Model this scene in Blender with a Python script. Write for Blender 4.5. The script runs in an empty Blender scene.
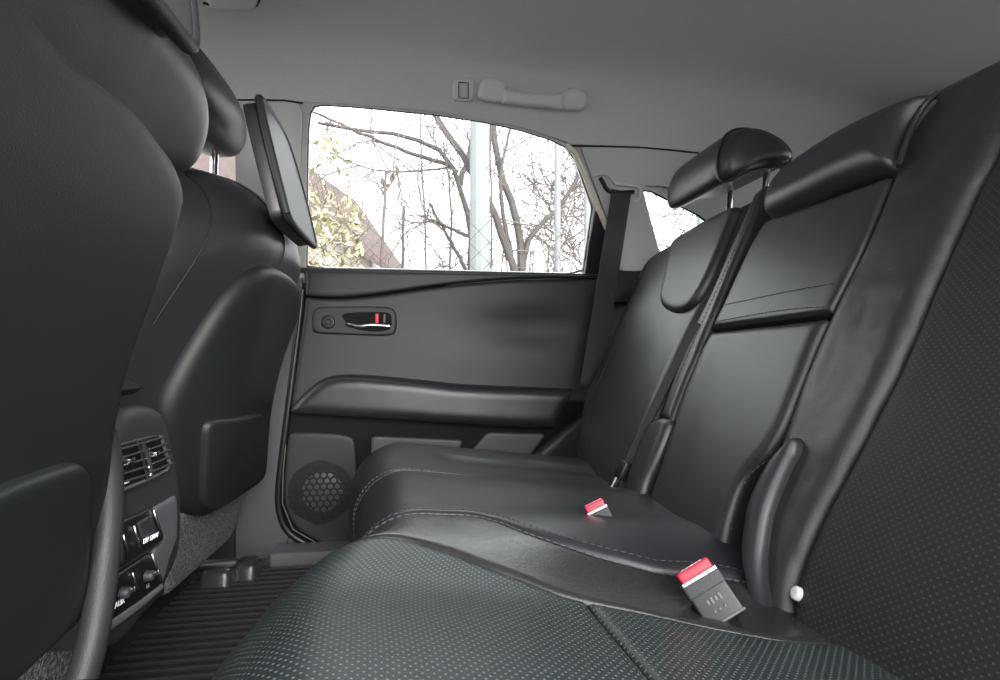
import bpy, bmesh, math, random
import numpy as np
from mathutils import Vector
random.seed(7)
SC = bpy.context.scene
COL = SC.collection

# ------------------------------------------------------------------ survey camera
# x runs to the rear of the car, y across it, z up from the cabin floor
F, TH, ZC, HY = 520.0, math.radians(8.7), 0.52, 350.0
CS, SN = math.cos(TH), math.sin(TH)
EYE = np.array([0.0, 0.0, ZC])

def ray(px, py):
    a = (px - 500) / F
    b = (HY - py) / F
    return np.array([SN + a * CS, CS - a * SN, b])

def hit(px, py, O, N):
    d = ray(px, py)
    k = np.dot(np.asarray(O) - EYE, N) / np.dot(d, N)
    return EYE + k * d

class Sheet:
    """A flat construction plane: s along S, t along T, n along N (towards the cabin)."""
    def __init__(self, O, S, T, N=None):
        self.O = np.array(O, float)
        self.S = np.array(S, float) / np.linalg.norm(S)
        self.T = np.array(T, float) / np.linalg.norm(T)
        n = np.cross(self.S, self.T)
        if N is not None and np.dot(n, N) < 0:
            n = -n
        self.N = n / np.linalg.norm(n)
    def uv(self, px, py, n=0.0):
        p = hit(px, py, self.O + self.N * n, self.N) - self.O
        return (float(np.dot(p, self.S)), float(np.dot(p, self.T)))
    def uvs(self, pts, n=0.0):
        return [self.uv(x, y, n) for x, y in pts]
    def map(self, s, t, n):
        return self.O + self.S * s + self.T * t + self.N * n

class Bent(Sheet):
    """A plane with a shallow offset field so that padding swells where the seat does."""
    def __init__(self, O, S, T, N, field):
        super().__init__(O, S, T, N)
        self.field = field
    def map(self, s, t, n):
        return super().map(s, t, n + self.field(s, t))
    def uv(self, px, py, n=0.0):
        h = 0.0
        for _ in range(20):
            q = super().uv(px, py, n + h)
            h = .5 * h + .5 * self.field(*q)
        return q

LAT = [(-.1, -.06), (.02, -.012), (.14, .0), (.3, .002), (.40, -.008), (.45, -.014), (.605, .011), (.63, .007), (.70, .010), (.75, .012),
       (.81, .006), (.86, -.010), (.92, -.006), (1.02, .004), (1.12, -.006), (1.22, -.035), (1.34, -.085)]
def lateral(y):
    return float(np.interp(y, [p[0] for p in LAT], [p[1] for p in LAT]))
_ys = np.linspace(-.1, 1.34, 289)
_ls = np.array([lateral(y) for y in _ys])
for _ in range(30):
    _ls[1:-1] = (_ls[:-2] + 2 * _ls[1:-1] + _ls[2:]) / 4
def lateral_s(y):
    return float(np.interp(y, _ys, _ls))

RIDGE = .017
class Cushion:
    """Bench cushion: s = y, t = length from the rear edge forward, rolling over the front edge."""
    def __init__(self, xf, R, back=.42):
        self.xf, self.R, self.back = xf, R, back
        self.k = .12
        self.zf = .337 - self.k * (xf + .1)
        l = math.hypot(1, self.k)
        self.D = np.array([-1 / l, 0, self.k / l])
        self.N = np.array([self.k / l, 0, 1 / l])
        self.tl = (back - xf) * l
        self.ang = math.radians(97)
    def base(self, s, t):
        P = np.array([self.xf, s, self.zf])
        if t <= self.tl:
            return P - self.D * (self.tl - t), self.N
        C = P - self.N * self.R
        th = (t - self.tl) / self.R
        if th <= self.ang:
            n = self.N * math.cos(th) + self.D * math.sin(th)
            return C + n * self.R, n
        n = self.N * math.cos(self.ang) + self.D * math.sin(self.ang)
        d = -self.N * math.sin(self.ang) + self.D * math.cos(self.ang)
        return C + n * self.R + d * (t - self.tl - self.ang * self.R), n
    def swell(self, s, t):
        """side-to-side humps plus the ridge of the bolster, as height over the cushion's plane"""
        w = self.front(t)
        l = lateral_s(s)
        if l > 0:
            l *= 1 - .75 * w
        x = self.back - t / 1.01
        ridge = RIDGE * float(np.interp(x, [-.02, .05, .12, .20, .265, .30, .34], [0, .10, .42, .82, 1.0, .92, .5]))
        return l + ridge * math.exp(-((s - .545) / .085) ** 2)
    def front(self, t):
        w = min(max((t - .20) / (self.tl - .12), 0), 1)
        return w * w * (3 - 2 * w)
    def map(self, s, t, n):
        p, nn = self.base(s, t)
        g = float(np.interp(s, [.30, .40, .47, .53, .58, .63, .75, .82, .87, .93, 1.05, 1.25], [0, -.012, -.010, .014, .050, .062, .058, .05, .034, .022, .016, .03]))
        return p + nn * (n + self.swell(s, t)) - self.D * g * self.front(t)
    def uv(self, px, py, n=0.0):
        P = np.array([self.xf, 0, self.zf])
        h = 0.0
        for _ in range(25):
            q = hit(px, py, P + self.N * (n + h), self.N)
            t = self.tl + np.dot(q - P, self.D)
            h = .5 * h + .5 * self.swell(q[1], t)
        return (float(q[1]), float(t))
    def uvs(self, pts, n=0.0):
        return [self.uv(x, y, n) for x, y in pts]

# ------------------------------------------------------------------ materials
def rgb(r, g, b):
    return (r, g, b, 1.0)

def new_mat(name):
    m = bpy.data.materials.new(name)
    m.use_nodes = True
    nt = m.node_tree
    bs = nt.nodes['Principled BSDF']
    return m, nt, bs

def nd(nt, kind, **kw):
    n = nt.nodes.new(kind)
    for k, v in kw.items():
        if k in n.inputs.keys() if hasattr(n.inputs, 'keys') else False:
            n.inputs[k].default_value = v
        else:
            setattr(n, k, v)
    return n

def grain_mat(name, col, rough=.5, spec=.5, scale=900, bump=.15, dist=.0006, vary=.25, coarse=0.0, coarse_scale=9, coat=0.0, metal=0.0):
    """Base colour with slight mottling and a fine leather/plastic grain bump."""
    m, nt, bs = new_mat(name)
    tc = nt.nodes.new('ShaderNodeTexCoord')
    n1 = nt.nodes.new('ShaderNodeTexNoise')
    n1.inputs['Scale'].default_value = 14
    n1.inputs['Detail'].default_value = 3
    nt.links.new(tc.outputs['Object'], n1.inputs['Vector'])
    mr = nt.nodes.new('ShaderNodeMapRange')
    mr.inputs['To Min'].default_value = 1 - vary
    mr.inputs['To Max'].default_value = 1 + vary
    nt.links.new(n1.outputs['Fac'], mr.inputs['Value'])
    vm = nt.nodes.new('ShaderNodeVectorMath')
    vm.operation = 'SCALE'
    vm.inputs[0].default_value = col[:3]
    nt.links.new(mr.outputs['Result'], vm.inputs['Scale'])
    nt.links.new(vm.outputs['Vector'], bs.inputs['Base Color'])
    bs.inputs['Roughness'].default_value = rough
    bs.inputs['Specular IOR Level'].default_value = spec
    bs.inputs['Metallic'].default_value = metal
    if coat:
        bs.inputs['Coat Weight'].default_value = coat
        bs.inputs['Coat Roughness'].default_value = .25
    last = None
    if coarse:
        nc = nt.nodes.new('ShaderNodeTexNoise')
        nc.inputs['Scale'].default_value = coarse_scale
        nc.inputs['Detail'].default_value = 2
        nt.links.new(tc.outputs['Object'], nc.inputs['Vector'])
        b0 = nt.nodes.new('ShaderNodeBump')
        b0.inputs['Strength'].default_value = coarse
        b0.inputs['Distance'].default_value = .02
        nt.links.new(nc.outputs['Fac'], b0.inputs['Height'])
        last = b0
    if bump:
        vo = nt.nodes.new('ShaderNodeTexVoronoi')
        vo.inputs['Scale'].default_value = scale
        nt.links.new(tc.outputs['Object'], vo.inputs['Vector'])
        b1 = nt.nodes.new('ShaderNodeBump')
        b1.inputs['Strength'].default_value = bump
        b1.inputs['Distance'].default_value = dist
        nt.links.new(vo.outputs['Distance'], b1.inputs['Height'])
        if last:
            nt.links.new(last.outputs['Normal'], b1.inputs['Normal'])
        last = b1
    if last:
        nt.links.new(last.outputs['Normal'], bs.inputs['Normal'])
    return m

def dotted_mat(name, col, dot, pitch, rad, rough=.5, spec=.5, depth=.0):
    """Perforated leather: a staggered grid of pin holes, laid out in metres on the panel's own UV map."""
    m, nt, bs = new_mat(name)
    uv = nt.nodes.new('ShaderNodeUVMap')
    sep = nt.nodes.new('ShaderNodeSeparateXYZ')
    nt.links.new(uv.outputs['UV'], sep.inputs[0])
    def mth(op, a, b=None):
        n = nt.nodes.new('ShaderNodeMath')
        n.operation = op
        for i, v in enumerate((a, b)):
            if v is None:
                continue
            if isinstance(v, (int, float)):
                n.inputs[i].default_value = v
            else:
                nt.links.new(v, n.inputs[i])
        return n.outputs[0]
    u = mth('DIVIDE', mth('ADD', sep.outputs[0], sep.outputs[1]), pitch * 1.414)
    v = mth('DIVIDE', mth('SUBTRACT', sep.outputs[0], sep.outputs[1]), pitch * 1.414)
    fu = mth('SUBTRACT', mth('FRACT', mth('ADD', u, 100.0)), .5)
    fv = mth('SUBTRACT', mth('FRACT', mth('ADD', v, 100.0)), .5)
    d = mth('SQRT', mth('ADD', mth('MULTIPLY', fu, fu), mth('MULTIPLY', fv, fv)))
    mr = nt.nodes.new('ShaderNodeMapRange')
    mr.interpolation_type = 'SMOOTHSTEP'
    mr.inputs['From Min'].default_value = rad * .6
    mr.inputs['From Max'].default_value = rad * 1.3
    mr.inputs['To Min'].default_value = 1
    mr.inputs['To Max'].default_value = 0
    nt.links.new(d, mr.inputs['Value'])
    mix = nt.nodes.new('ShaderNodeMix')
    mix.data_type = 'RGBA'
    mix.inputs['A'].default_value = col
    mix.inputs['B'].default_value = dot
    nt.links.new(mr.outputs[0], mix.inputs['Factor'])
    nt.links.new(mix.outputs['Result'], bs.inputs['Base Color'])
    bs.inputs['Roughness'].default_value = rough
    bs.inputs['Specular IOR Level'].default_value = spec
    tc = nt.nodes.new('ShaderNodeTexCoord')
    vo = nt.nodes.new('ShaderNodeTexVoronoi')
    vo.inputs['Scale'].default_value = 800
    nt.links.new(tc.outputs['Object'], vo.inputs['Vector'])
    b0 = nt.nodes.new('ShaderNodeBump')
    b0.inputs['Strength'].default_value = .15
    b0.inputs['Distance'].default_value = .0006
    nt.links.new(vo.outputs['Distance'], b0.inputs['Height'])
    b1 = nt.nodes.new('ShaderNodeBump')
    b1.invert = True
    b1.inputs['Strength'].default_value = .35
    b1.inputs['Distance'].default_value = .0008
    nt.links.new(mr.outputs[0], b1.inputs['Height'])
    nt.links.new(b0.outputs['Normal'], b1.inputs['Normal'])
    nt.links.new(b1.outputs['Normal'], bs.inputs['Normal'])
    return m

def plain(name, col, rough=.5, metal=0.0, spec=.5):
    m, nt, bs = new_mat(name)
    bs.inputs['Base Color'].default_value = col
    bs.inputs['Roughness'].default_value = rough
    bs.inputs['Metallic'].default_value = metal
    bs.inputs['Specular IOR Level'].default_value = spec
    return m

def speckle(name, a, b, scale, rough=1.0, bump=.6, dist=.004):
    m, nt, bs = new_mat(name)
    tc = nt.nodes.new('ShaderNodeTexCoord')
    n = nt.nodes.new('ShaderNodeTexNoise')
    n.inputs['Scale'].default_value = scale
    n.inputs['Detail'].default_value = 4
    nt.links.new(tc.outputs['Object'], n.inputs['Vector'])
    cr = nt.nodes.new('ShaderNodeValToRGB')
    cr.color_ramp.elements[0].position = .35
    cr.color_ramp.elements[0].color = a
    cr.color_ramp.elements[1].position = .65
    cr.color_ramp.elements[1].color = b
    nt.links.new(n.outputs['Fac'], cr.inputs[0])
    nt.links.new(cr.outputs[0], bs.inputs['Base Color'])
    bs.inputs['Roughness'].default_value = rough
    bs.inputs['Specular IOR Level'].default_value = .15
    bp = nt.nodes.new('ShaderNodeBump')
    bp.inputs['Strength'].default_value = bump
    bp.inputs['Distance'].default_value = dist
    nt.links.new(n.outputs['Fac'], bp.inputs['Height'])
    nt.links.new(bp.outputs['Normal'], bs.inputs['Normal'])
    return m

def glass_mat(name='window_glass', tint=rgb(.95, .965, .96)):
    m, nt, bs = new_mat(name)
    out = nt.nodes['Material Output']
    nt.nodes.remove(bs)
    tr = nt.nodes.new('ShaderNodeBsdfTransparent')
    tr.inputs[0].default_value = tint
    gl = nt.nodes.new('ShaderNodeBsdfGlossy')
    gl.inputs['Roughness'].default_value = .0
    fr = nt.nodes.new('ShaderNodeFresnel')
    fr.inputs['IOR'].default_value = 1.25
    mx = nt.nodes.new('ShaderNodeMixShader')
    nt.links.new(fr.outputs[0], mx.inputs[0])
    nt.links.new(tr.outputs[0], mx.inputs[1])
    nt.links.new(gl.outputs[0], mx.inputs[2])
    nt.links.new(mx.outputs[0], out.inputs['Surface'])
    return m

M = {}
M['leather'] = grain_mat('black_leather', rgb(.021, .0222, .0255), rough=.37, spec=.62, scale=1000, bump=.12, dist=.0008, vary=.15, coarse=.10)
M['leather_soft'] = grain_mat('black_leather_creased', rgb(.020, .021, .023), rough=.40, spec=.6, scale=750, bump=.22, dist=.0008, vary=.15, coarse=.30, coarse_scale=14)
M['shell'] = grain_mat('seat_back_vinyl', rgb(.0125, .0145, .015), rough=.48, spec=.4, scale=900, bump=.2, dist=.0006, vary=.15)
M['perf'] = dotted_mat('perforated_leather', rgb(.023, .029, .030), rgb(.14, .165, .165), .0047, .19, rough=.42)
M['perf_back'] = dotted_mat('perforated_leather_back', rgb(.016, .0175, .0175), rgb(.042, .044, .043), .0050, .18, rough=.55, spec=.35)
M['trim'] = grain_mat('dark_grained_plastic', rgb(.023, .024, .027), rough=.52, spec=.45, scale=700, bump=.25, dist=.0007, vary=.1)
M['soft'] = grain_mat('dark_soft_door_trim', rgb(.026, .027, .032), rough=.46, spec=.45, scale=800, bump=.2, dist=.0006, vary=.12, coarse=.05, coarse_scale=5)
M['black'] = grain_mat('black_plastic', rgb(.008, .008, .009), rough=.4, spec=.5, scale=900, bump=.1, vary=.1)
M['gloss'] = plain('gloss_black_plastic', rgb(.008, .008, .009), .12)
M['panel'] = plain('satin_grey_plastic', rgb(.06, .06, .065), .42)
M['grey_trim'] = grain_mat('mid_grey_plastic', rgb(.10, .10, .10), rough=.5, scale=800, bump=.15, vary=.08)
M['door_grey'] = grain_mat('grey_door_plastic', rgb(.07, .072, .08), rough=.55, scale=800, bump=.2, vary=.1)
M['headliner'] = speckle('headliner_cloth', rgb(.50, .505, .495), rgb(.56, .565, .555), 420, bump=.15, dist=.0008)
M['pillar'] = grain_mat('grey_pillar_plastic', rgb(.50, .505, .50), rough=.65, spec=.3, scale=900, bump=.12, vary=.04)
M['handle_grey'] = grain_mat('grey_handle_plastic', rgb(.58, .58, .565), rough=.5, spec=.4, scale=900, bump=.08, vary=.03)
M['rim_glint'] = plain('cream_rim_reflection', rgb(.72, .68, .56), .6)  # bright reflection on the rim, painted as a cream colour
M['carpet'] = speckle('grey_carpet', rgb(.07, .07, .072), rgb(.28, .285, .29), 260, bump=.9, dist=.006)
M['rubber'] = grain_mat('black_rubber', rgb(.032, .032, .033), rough=.28, spec=.5, scale=700, bump=.1, vary=.1)
M['chrome'] = plain('chrome', rgb(.85, .85, .86), .12, 1.0)
M['steel'] = plain('brushed_steel', rgb(.6, .6, .6), .3, 1.0)
M['red'] = plain('red_plastic', rgb(.75, .02, .045), .35)
M['white'] = plain('off_white_print', rgb(.8, .8, .78), .5)
M['grey_print'] = plain('grey_print', rgb(.12, .12, .12), .5)
M['button'] = plain('pale_grey_button', rgb(.62, .63, .62), .35)
M['thread'] = plain('grey_thread', rgb(.09, .092, .095), .8)
M['thread_dark'] = plain('dark_thread', rgb(.05, .05, .055), .8)
M['seam'] = plain('seam_shadow_cord', rgb(.006, .006, .007), .6)
M['lens'] = plain('lamp_lens', rgb(.5, .5, .48), .3)
M['glass'] = glass_mat()
M['light_cut'] = glass_mat('light_cut_glass', rgb(.22, .23, .23))
M['speaker'] = plain('speaker_cone', rgb(.07, .07, .075), .35, .2)
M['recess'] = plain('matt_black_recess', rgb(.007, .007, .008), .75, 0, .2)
M['leather_worn'] = grain_mat('polished_black_leather', rgb(.024, .024, .024), rough=.25, spec=1.0, scale=750, bump=.2, dist=.0008, vary=.12, coarse=.08)

def webbing_mat():
    m, nt, bs = new_mat('belt_webbing')
    uv = nt.nodes.new('ShaderNodeUVMap')
    w = nt.nodes.new('ShaderNodeTexWave')
    w.inputs['Scale'].default_value = 160
    w.bands_direction = 'DIAGONAL'
    nt.links.new(uv.outputs['UV'], w.inputs['Vector'])
    cr = nt.nodes.new('ShaderNodeValToRGB')
    cr.color_ramp.elements[0].color = rgb(.02, .02, .021)
    cr.color_ramp.elements[1].color = rgb(.045, .046, .048)
    nt.links.new(w.outputs['Fac'], cr.inputs[0])
    nt.links.new(cr.outputs[0], bs.inputs['Base Color'])
    bs.inputs['Roughness'].default_value = .65
    bp = nt.nodes.new('ShaderNodeBump')
    bp.inputs['Strength'].default_value = .3
    bp.inputs['Distance'].default_value = .0006
    nt.links.new(w.outputs['Fac'], bp.inputs['Height'])
    nt.links.new(bp.outputs['Normal'], bs.inputs['Normal'])
    return m
M['belt'] = webbing_mat()

# ------------------------------------------------------------------ object plumbing
ABS = {}
def tag(o, label=None, cat=None, group=None, kind=None):
    if label: o['label'] = label
    if cat: o['category'] = cat
    if group: o['group'] = group
    if kind: o['kind'] = kind
    return o

def empty(name, loc, label=None, cat=None, group=None, kind=None):
    o = bpy.data.objects.new(name, None)
    COL.objects.link(o)
    o.location = loc
    o.empty_display_size = .05
    ABS[o] = np.array(loc, float)
    return tag(o, label, cat, group, kind)

def mesh(name, verts, faces, mat, parent=None, uvs=None, smooth=True, label=None, recalc=True, sharp=None):
    base = ABS[parent] if parent is not None else np.zeros(3)
    me = bpy.data.meshes.new(name)
    V = np.asarray(verts, float) - base
    me.from_pydata([tuple(v) for v in V], [], [tuple(f) for f in faces])
    if uvs is not None:
        ul = me.uv_layers.new(name='UVMap')
        for l in me.loops:
            ul.data[l.index].uv = uvs[l.vertex_index]
    if recalc:
        bm = bmesh.new()
        bm.from_mesh(me)
        bmesh.ops.recalc_face_normals(bm, faces=bm.faces)
        if sharp:
            for e in bm.edges:
                if len(e.link_faces) == 2 and e.calc_face_angle(0) > sharp:
                    e.smooth = False
        bm.to_mesh(me)
        bm.free()
    for p in me.polygons:
        p.use_smooth = smooth
    me.materials.append(M[mat] if isinstance(mat, str) else mat)
    me.update()
    o = bpy.data.objects.new(name, me)
    COL.objects.link(o)
    if parent is not None:
        o.parent = parent
    ABS[o] = base
    if label:
        o['label'] = label
    return o

class MB:
    """Collects several solids into one mesh."""
    def __init__(self):
        self.v, self.f, self.uv = [], [], []
    def add(self, v, f, uv=None):
        b = len(self.v)
        self.v += [np.asarray(p, float) for p in v]
        self.f += [tuple(i + b for i in q) for q in f]
        self.uv += list(uv) if uv is not None else [(0, 0)] * len(v)
        return self
    def build(self, name, mat, parent=None, smooth=True, label=None, sharp=.6):
        return mesh(name, self.v, self.f, mat, parent, self.uv, smooth, label, True, sharp)

def dens(pts, k=5, closed=True):
    """more points along straight edges, so that rounding stays at the corners"""
    P = [np.asarray(p, float) for p in pts]
    out = []
    n = len(P)
    for i in range(n if closed else n - 1):
        a, b = P[i], P[(i + 1) % n]
        out += [a + (b - a) * u for u in np.linspace(0, 1, k + 1)[:-1]]
    if not closed:
        out.append(P[-1])
    return out

def chaikin(pts, it=2, closed=False):
    P = [np.asarray(p, float) for p in pts]
    for _ in range(it):
        Q = []
        n = len(P)
        rng = range(n) if closed else range(n - 1)
        if not closed:
            Q.append(P[0])
        for i in rng:
            a, b = P[i], P[(i + 1) % n]
            Q += [a * .75 + b * .25, a * .25 + b * .75]
        if not closed:
            Q.append(P[-1])
        P = Q
    return P

def resample(P, us):
    P = np.asarray(P, float)
    d = np.r_[0, np.cumsum(np.linalg.norm(np.diff(P, axis=0), axis=1))]
    d /= d[-1]
    return np.stack([np.interp(us, d, P[:, k]) for k in range(P.shape[1])], 1)

def seg_dist(Q, poly):
    """distance of points Q to the closed polygon's edges"""
    A = np.asarray(poly)
    B = np.roll(A, -1, 0)
    out = np.full(len(Q), 1e9)
    for a, b in zip(A, B):
        ab = b - a
        L = max(np.dot(ab, ab), 1e-14)
        t = np.clip(((Q - a) @ ab) / L, 0, 1)
        out = np.minimum(out, np.linalg.norm(Q - (a + t[:, None] * ab), axis=1))
    return out

def profile(d, r, crown, cw):
    d = np.asarray(d, float)
    k = np.clip(r - d, 0, r)
    n = np.sqrt(np.maximum(r * r - k * k, 0)) - r
    if crown:
        n = n + crown * (1 - np.exp(-(d / cw) ** 2))
    return n

def surf_fn(sheet, poly, r, crown, cw, n0):
    def f(s, t, off=0.0):
        n = profile(seg_dist(np.array([[s, t]]), poly), r, crown, cw)[0]
        return sheet.map(s, t, n0 + n + off)
    return f

def pad(name, mat, parent, sheet, L, R, r=.012, depth=.03, crown=0, cw=.05, nu=18, nv=36, n0=0.0, it=2, label=None, extra=None):
    """Upholstered panel between two side lines."""
    us = .5 - .5 * np.cos(np.pi * np.linspace(0, 1, nu + 1))
    vs = .5 - .5 * np.cos(np.pi * np.linspace(0, 1, nv + 1))
    vs = .6 * vs + .4 * np.linspace(0, 1, nv + 1)
    A = resample(chaikin(L, it), vs)
    B = resample(chaikin(R, it), vs)
    grid = A[:, None, :] * (1 - us)[None, :, None] + B[:, None, :] * us[None, :, None]
    poly = np.concatenate([A, B[::-1]])
    Q = grid.reshape(-1, 2)
    n = n0 + profile(seg_dist(Q, poly), r, crown, cw)
    if extra is not None:
        n = n + np.array([extra(s, t) for s, t in Q])
    V = [sheet.map(s, t, k) for (s, t), k in zip(Q, n)]
    W = nu + 1
    faces = [(j * W + i, j * W + i + 1, (j + 1) * W + i + 1, (j + 1) * W + i) for j in range(nv) for i in range(nu)]
    loop = [i for i in range(W)] + [j * W + nu for j in range(1, nv + 1)] + [nv * W + i for i in range(nu - 1, -1, -1)] + [j * W for j in range(nv - 1, 0, -1)]
    b = len(V)
    V += [sheet.map(Q[k][0], Q[k][1], n0 - r - depth) for k in loop]
    m = len(loop)
    faces += [(loop[k], loop[(k + 1) % m], b + (k + 1) % m, b + k) for k in range(m)]
    uv = [tuple(q) for q in Q] + [tuple(Q[k]) for k in loop]
    # back face: straight strips across
    bl = {loop[k]: b + k for k in range(m)}
    for j in range(nv):
        faces.append((bl[j * W], bl[j * W + nu], bl[(j + 1) * W + nu], bl[(j + 1) * W]))
    # top/bottom strips of the back use an n-gon each so that the shell is closed
    faces.append(tuple(bl[i] for i in range(W)))
    faces.append(tuple(bl[nv * W + i] for i in range(W)))
    o = mesh(name, V, faces, mat, parent, uv, True, label, True, 1.0)
    return o, surf_fn(sheet, poly, r, crown, cw, n0)

def blob(name, mat, parent, sheet, outline, r=.012, depth=.03, crown=0, cw=.05, n0=0.0, it=2, rings=12, npts=96, center=None, label=None, smooth_outline=True):
    """Padded shape inside one closed (star-shaped) outline."""
    P = chaikin(outline, it, True) if smooth_outline else [np.asarray(p, float) for p in outline]
    P = np.array(P + [P[0]])
    if smooth_outline:
        P = resample(P, np.linspace(0, 1, npts + 1))[:-1]
    else:
        P = P[:-1]
    npts = len(P)
    c = np.array(center) if center is not None else P.mean(0)
    V2, faces = [], []
    for k in range(rings):
        f = 1 - (k / rings) ** 1.7
        V2 += [c + f * (p - c) for p in P]
    V2.append(c)
    V2 = np.array(V2)
    n = n0 + profile(seg_dist(V2, P), r, crown, cw)
    V = [sheet.map(s, t, k) for (s, t), k in zip(V2, n)]
    for k in range(rings - 1):
        for i in range(npts):
            j = (i + 1) % npts
            faces.append((k * npts + i, k * npts + j, (k + 1) * npts + j, (k + 1) * npts + i))
    ci = rings * npts
    for i in range(npts):
        faces.append(((rings - 1) * npts + i, (rings - 1) * npts + (i + 1) % npts, ci))
    b = len(V)
    V += [sheet.map(s, t, n0 - r - depth) for s, t in P]
    V.append(sheet.map(c[0], c[1], n0 - r - depth))
    faces += [(i, (i + 1) % npts, b + (i + 1) % npts, b + i) for i in range(npts)]
    faces += [(b + i, b + (i + 1) % npts, b + npts) for i in range(npts)]
    uv = [tuple(q) for q in V2] + [tuple(q) for q in P] + [tuple(c)]
    o = mesh(name, V, faces, mat, parent, uv, True, label, True, 1.0)
    return o, surf_fn(sheet, P, r, crown, cw, n0)

def tube_geo(pts, r, sides=8, caps=True, up=None):
    P = [np.asarray(p, float) for p in pts]
    n = len(P)
    rr = r if hasattr(r, '__len__') else [r] * n
    V, Fc, prev = [], [], None
    for i in range(n):
        t = P[min(i + 1, n - 1)] - P[max(i - 1, 0)]
        t = t / max(np.linalg.norm(t), 1e-9)
        if prev is None:
            a = np.array([0, 0, 1.0]) if abs(t[2]) < .9 else np.array([1.0, 0, 0])
            u = np.cross(t, a)
        else:
            u = prev - t * np.dot(prev, t)
        u = u / max(np.linalg.norm(u), 1e-9)
        prev = u
        w = np.cross(t, u)
        for k in range(sides):
            an = 2 * math.pi * k / sides
            V.append(P[i] + rr[i] * (u * math.cos(an) + w * math.sin(an)))
    for i in range(n - 1):
        for k in range(sides):
            k2 = (k + 1) % sides
            Fc.append((i * sides + k, i * sides + k2, (i + 1) * sides + k2, (i + 1) * sides + k))
    if caps:
        Fc.append(tuple(range(sides)))
        Fc.append(tuple((n - 1) * sides + k for k in range(sides)))
    return V, Fc

def tube(name, mat, parent, pts, r, sides=8, label=None):
    v, f = tube_geo(pts, r, sides)
    return mesh(name, v, f, mat, parent, None, True, label, True, 1.0)

def path_on(fn, pts2, n=60, it=2, off=0.0):
    P = resample(chaikin(pts2, it), np.linspace(0, 1, n))
    return [fn(p[0], p[1], off) for p in P]

def dashes_geo(mb, pts, dash=.0045, gap=.003, r=.0008):
    P = np.asarray(pts, float)
    d = np.r_[0, np.cumsum(np.linalg.norm(np.diff(P, axis=0), axis=1))]
    x = 0
    while x + dash < d[-1]:
        seg = [np.array([np.interp(q, d, P[:, k]) for k in range(3)]) for q in (x, x + dash * .5, x + dash)]
        v, f = tube_geo(seg, [r * .6, r, r * .6], 5)
        mb.add(v, f)
        x += dash + gap

def stitches(name, parent, lines, mat='thread', **kw):
    mb = MB()
    for l in lines:
        dashes_geo(mb, l, **kw)
    return mb.build(name, mat, parent)

def box_geo(c, ax, half, bevel=.0, seg=2):
    """bevelled box: centre, three axis vectors, half sizes"""
    bm = bmesh.new()
    bmesh.ops.create_cube(bm, size=2.0)
    for v in bm.verts:
        v.co = Vector((v.co.x * half[0], v.co.y * half[1], v.co.z * half[2]))
    if bevel:
        bmesh.ops.bevel(bm, geom=list(bm.edges), offset=bevel, segments=seg, profile=.6, affect='EDGES')
    A = [np.asarray(a, float) / np.linalg.norm(a) for a in ax]
    bm.verts.index_update()
    V = [np.asarray(c, float) + A[0] * v.co.x + A[1] * v.co.y + A[2] * v.co.z for v in bm.verts]
    Fc = [tuple(v.index for v in f.verts) for f in bm.faces]
    bm.free()
    return V, Fc
XYZ = ((1, 0, 0), (0, 1, 0), (0, 0, 1))
def box(name, mat, parent, c, half, bevel=.003, ax=XYZ, label=None, seg=2):
    v, f = box_geo(c, ax, half, bevel, seg)
    return mesh(name, v, f, mat, parent, None, True, label, True, .6)

def loft(name, mat, parent, rings, label=None, sharp=1.2):
    n = len(rings[0])
    V = [p for r in rings for p in r]
    Fc = []
    for i in range(len(rings) - 1):
        for k in range(n):
            k2 = (k + 1) % n
            Fc.append((i * n + k, i * n + k2, (i + 1) * n + k2, (i + 1) * n + k))
    for b in (0, len(rings) - 1):
        c = np.mean([np.asarray(p) for p in rings[b]], axis=0)
        V.append(c)
        Fc += [(b * n + k, b * n + (k + 1) % n, len(V) - 1) for k in range(n)]
    return mesh(name, V, Fc, mat, parent, None, True, label, True, sharp)

def loft_y(name, mat, parent, section, y0, y1, p=3.0, n=22, npts=48, shift=(0, 0), label=None, min_s=.12, endp=None):
    """Soft roll along y: a closed (x, z) section that closes round at both ends."""
    S = np.array(chaikin(section, 3, True))
    S = resample(np.vstack([S, S[:1]]), np.linspace(0, 1, npts + 1))[:-1]
    c = S.mean(0)
    rings = []
    for k in range(n + 1):
        u = -math.cos(math.pi * k / n)
        s = max((1 - abs(u) ** p) ** (1 / p), min_s if k in (0, n) else 0)
        y = (y0 + y1) / 2 + u * (y1 - y0) / 2
        rings.append([np.array([c[0] + (q[0] - c[0]) * s + shift[0] * u, y, c[1] + (q[1] - c[1]) * s + shift[1] * u]) for q in S])
    return loft(name, mat, parent, rings, label)

def plate(name, mat, parent, sheet, outer, holes=(), n=0.0, thick=.01, label=None, kind=None, bevel=0.0):
    """Flat panel with openings and real thickness (thickness goes away from the cabin)."""
    bm = bmesh.new()
    edges = []
    for loop in [outer] + list(holes):
        vs = [bm.verts.new(tuple(sheet.map(s, t, n))) for s, t in loop]
        edges += [bm.edges.new((vs[i], vs[(i + 1) % len(vs)])) for i in range(len(vs))]
    bmesh.ops.triangle_fill(bm, use_beauty=True, use_dissolve=False, edges=edges)
    g = bmesh.ops.extrude_face_region(bm, geom=list(bm.faces))
    mv = [e for e in g['geom'] if isinstance(e, bmesh.types.BMVert)]
    bmesh.ops.translate(bm, verts=mv, vec=Vector(tuple(-sheet.N * thick)))
    bm.verts.index_update()
    V = [tuple(v.co) for v in bm.verts]
    Fc = [tuple(v.index for v in f.verts) for f in bm.faces]
    bm.free()
    o = mesh(name, V, Fc, mat, parent, None, False, label)
    if kind:
        o['kind'] = kind
    return o

def smooth_poly(pts, it=2):
    return [tuple(p) for p in chaikin(pts, it, True)]

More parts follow.
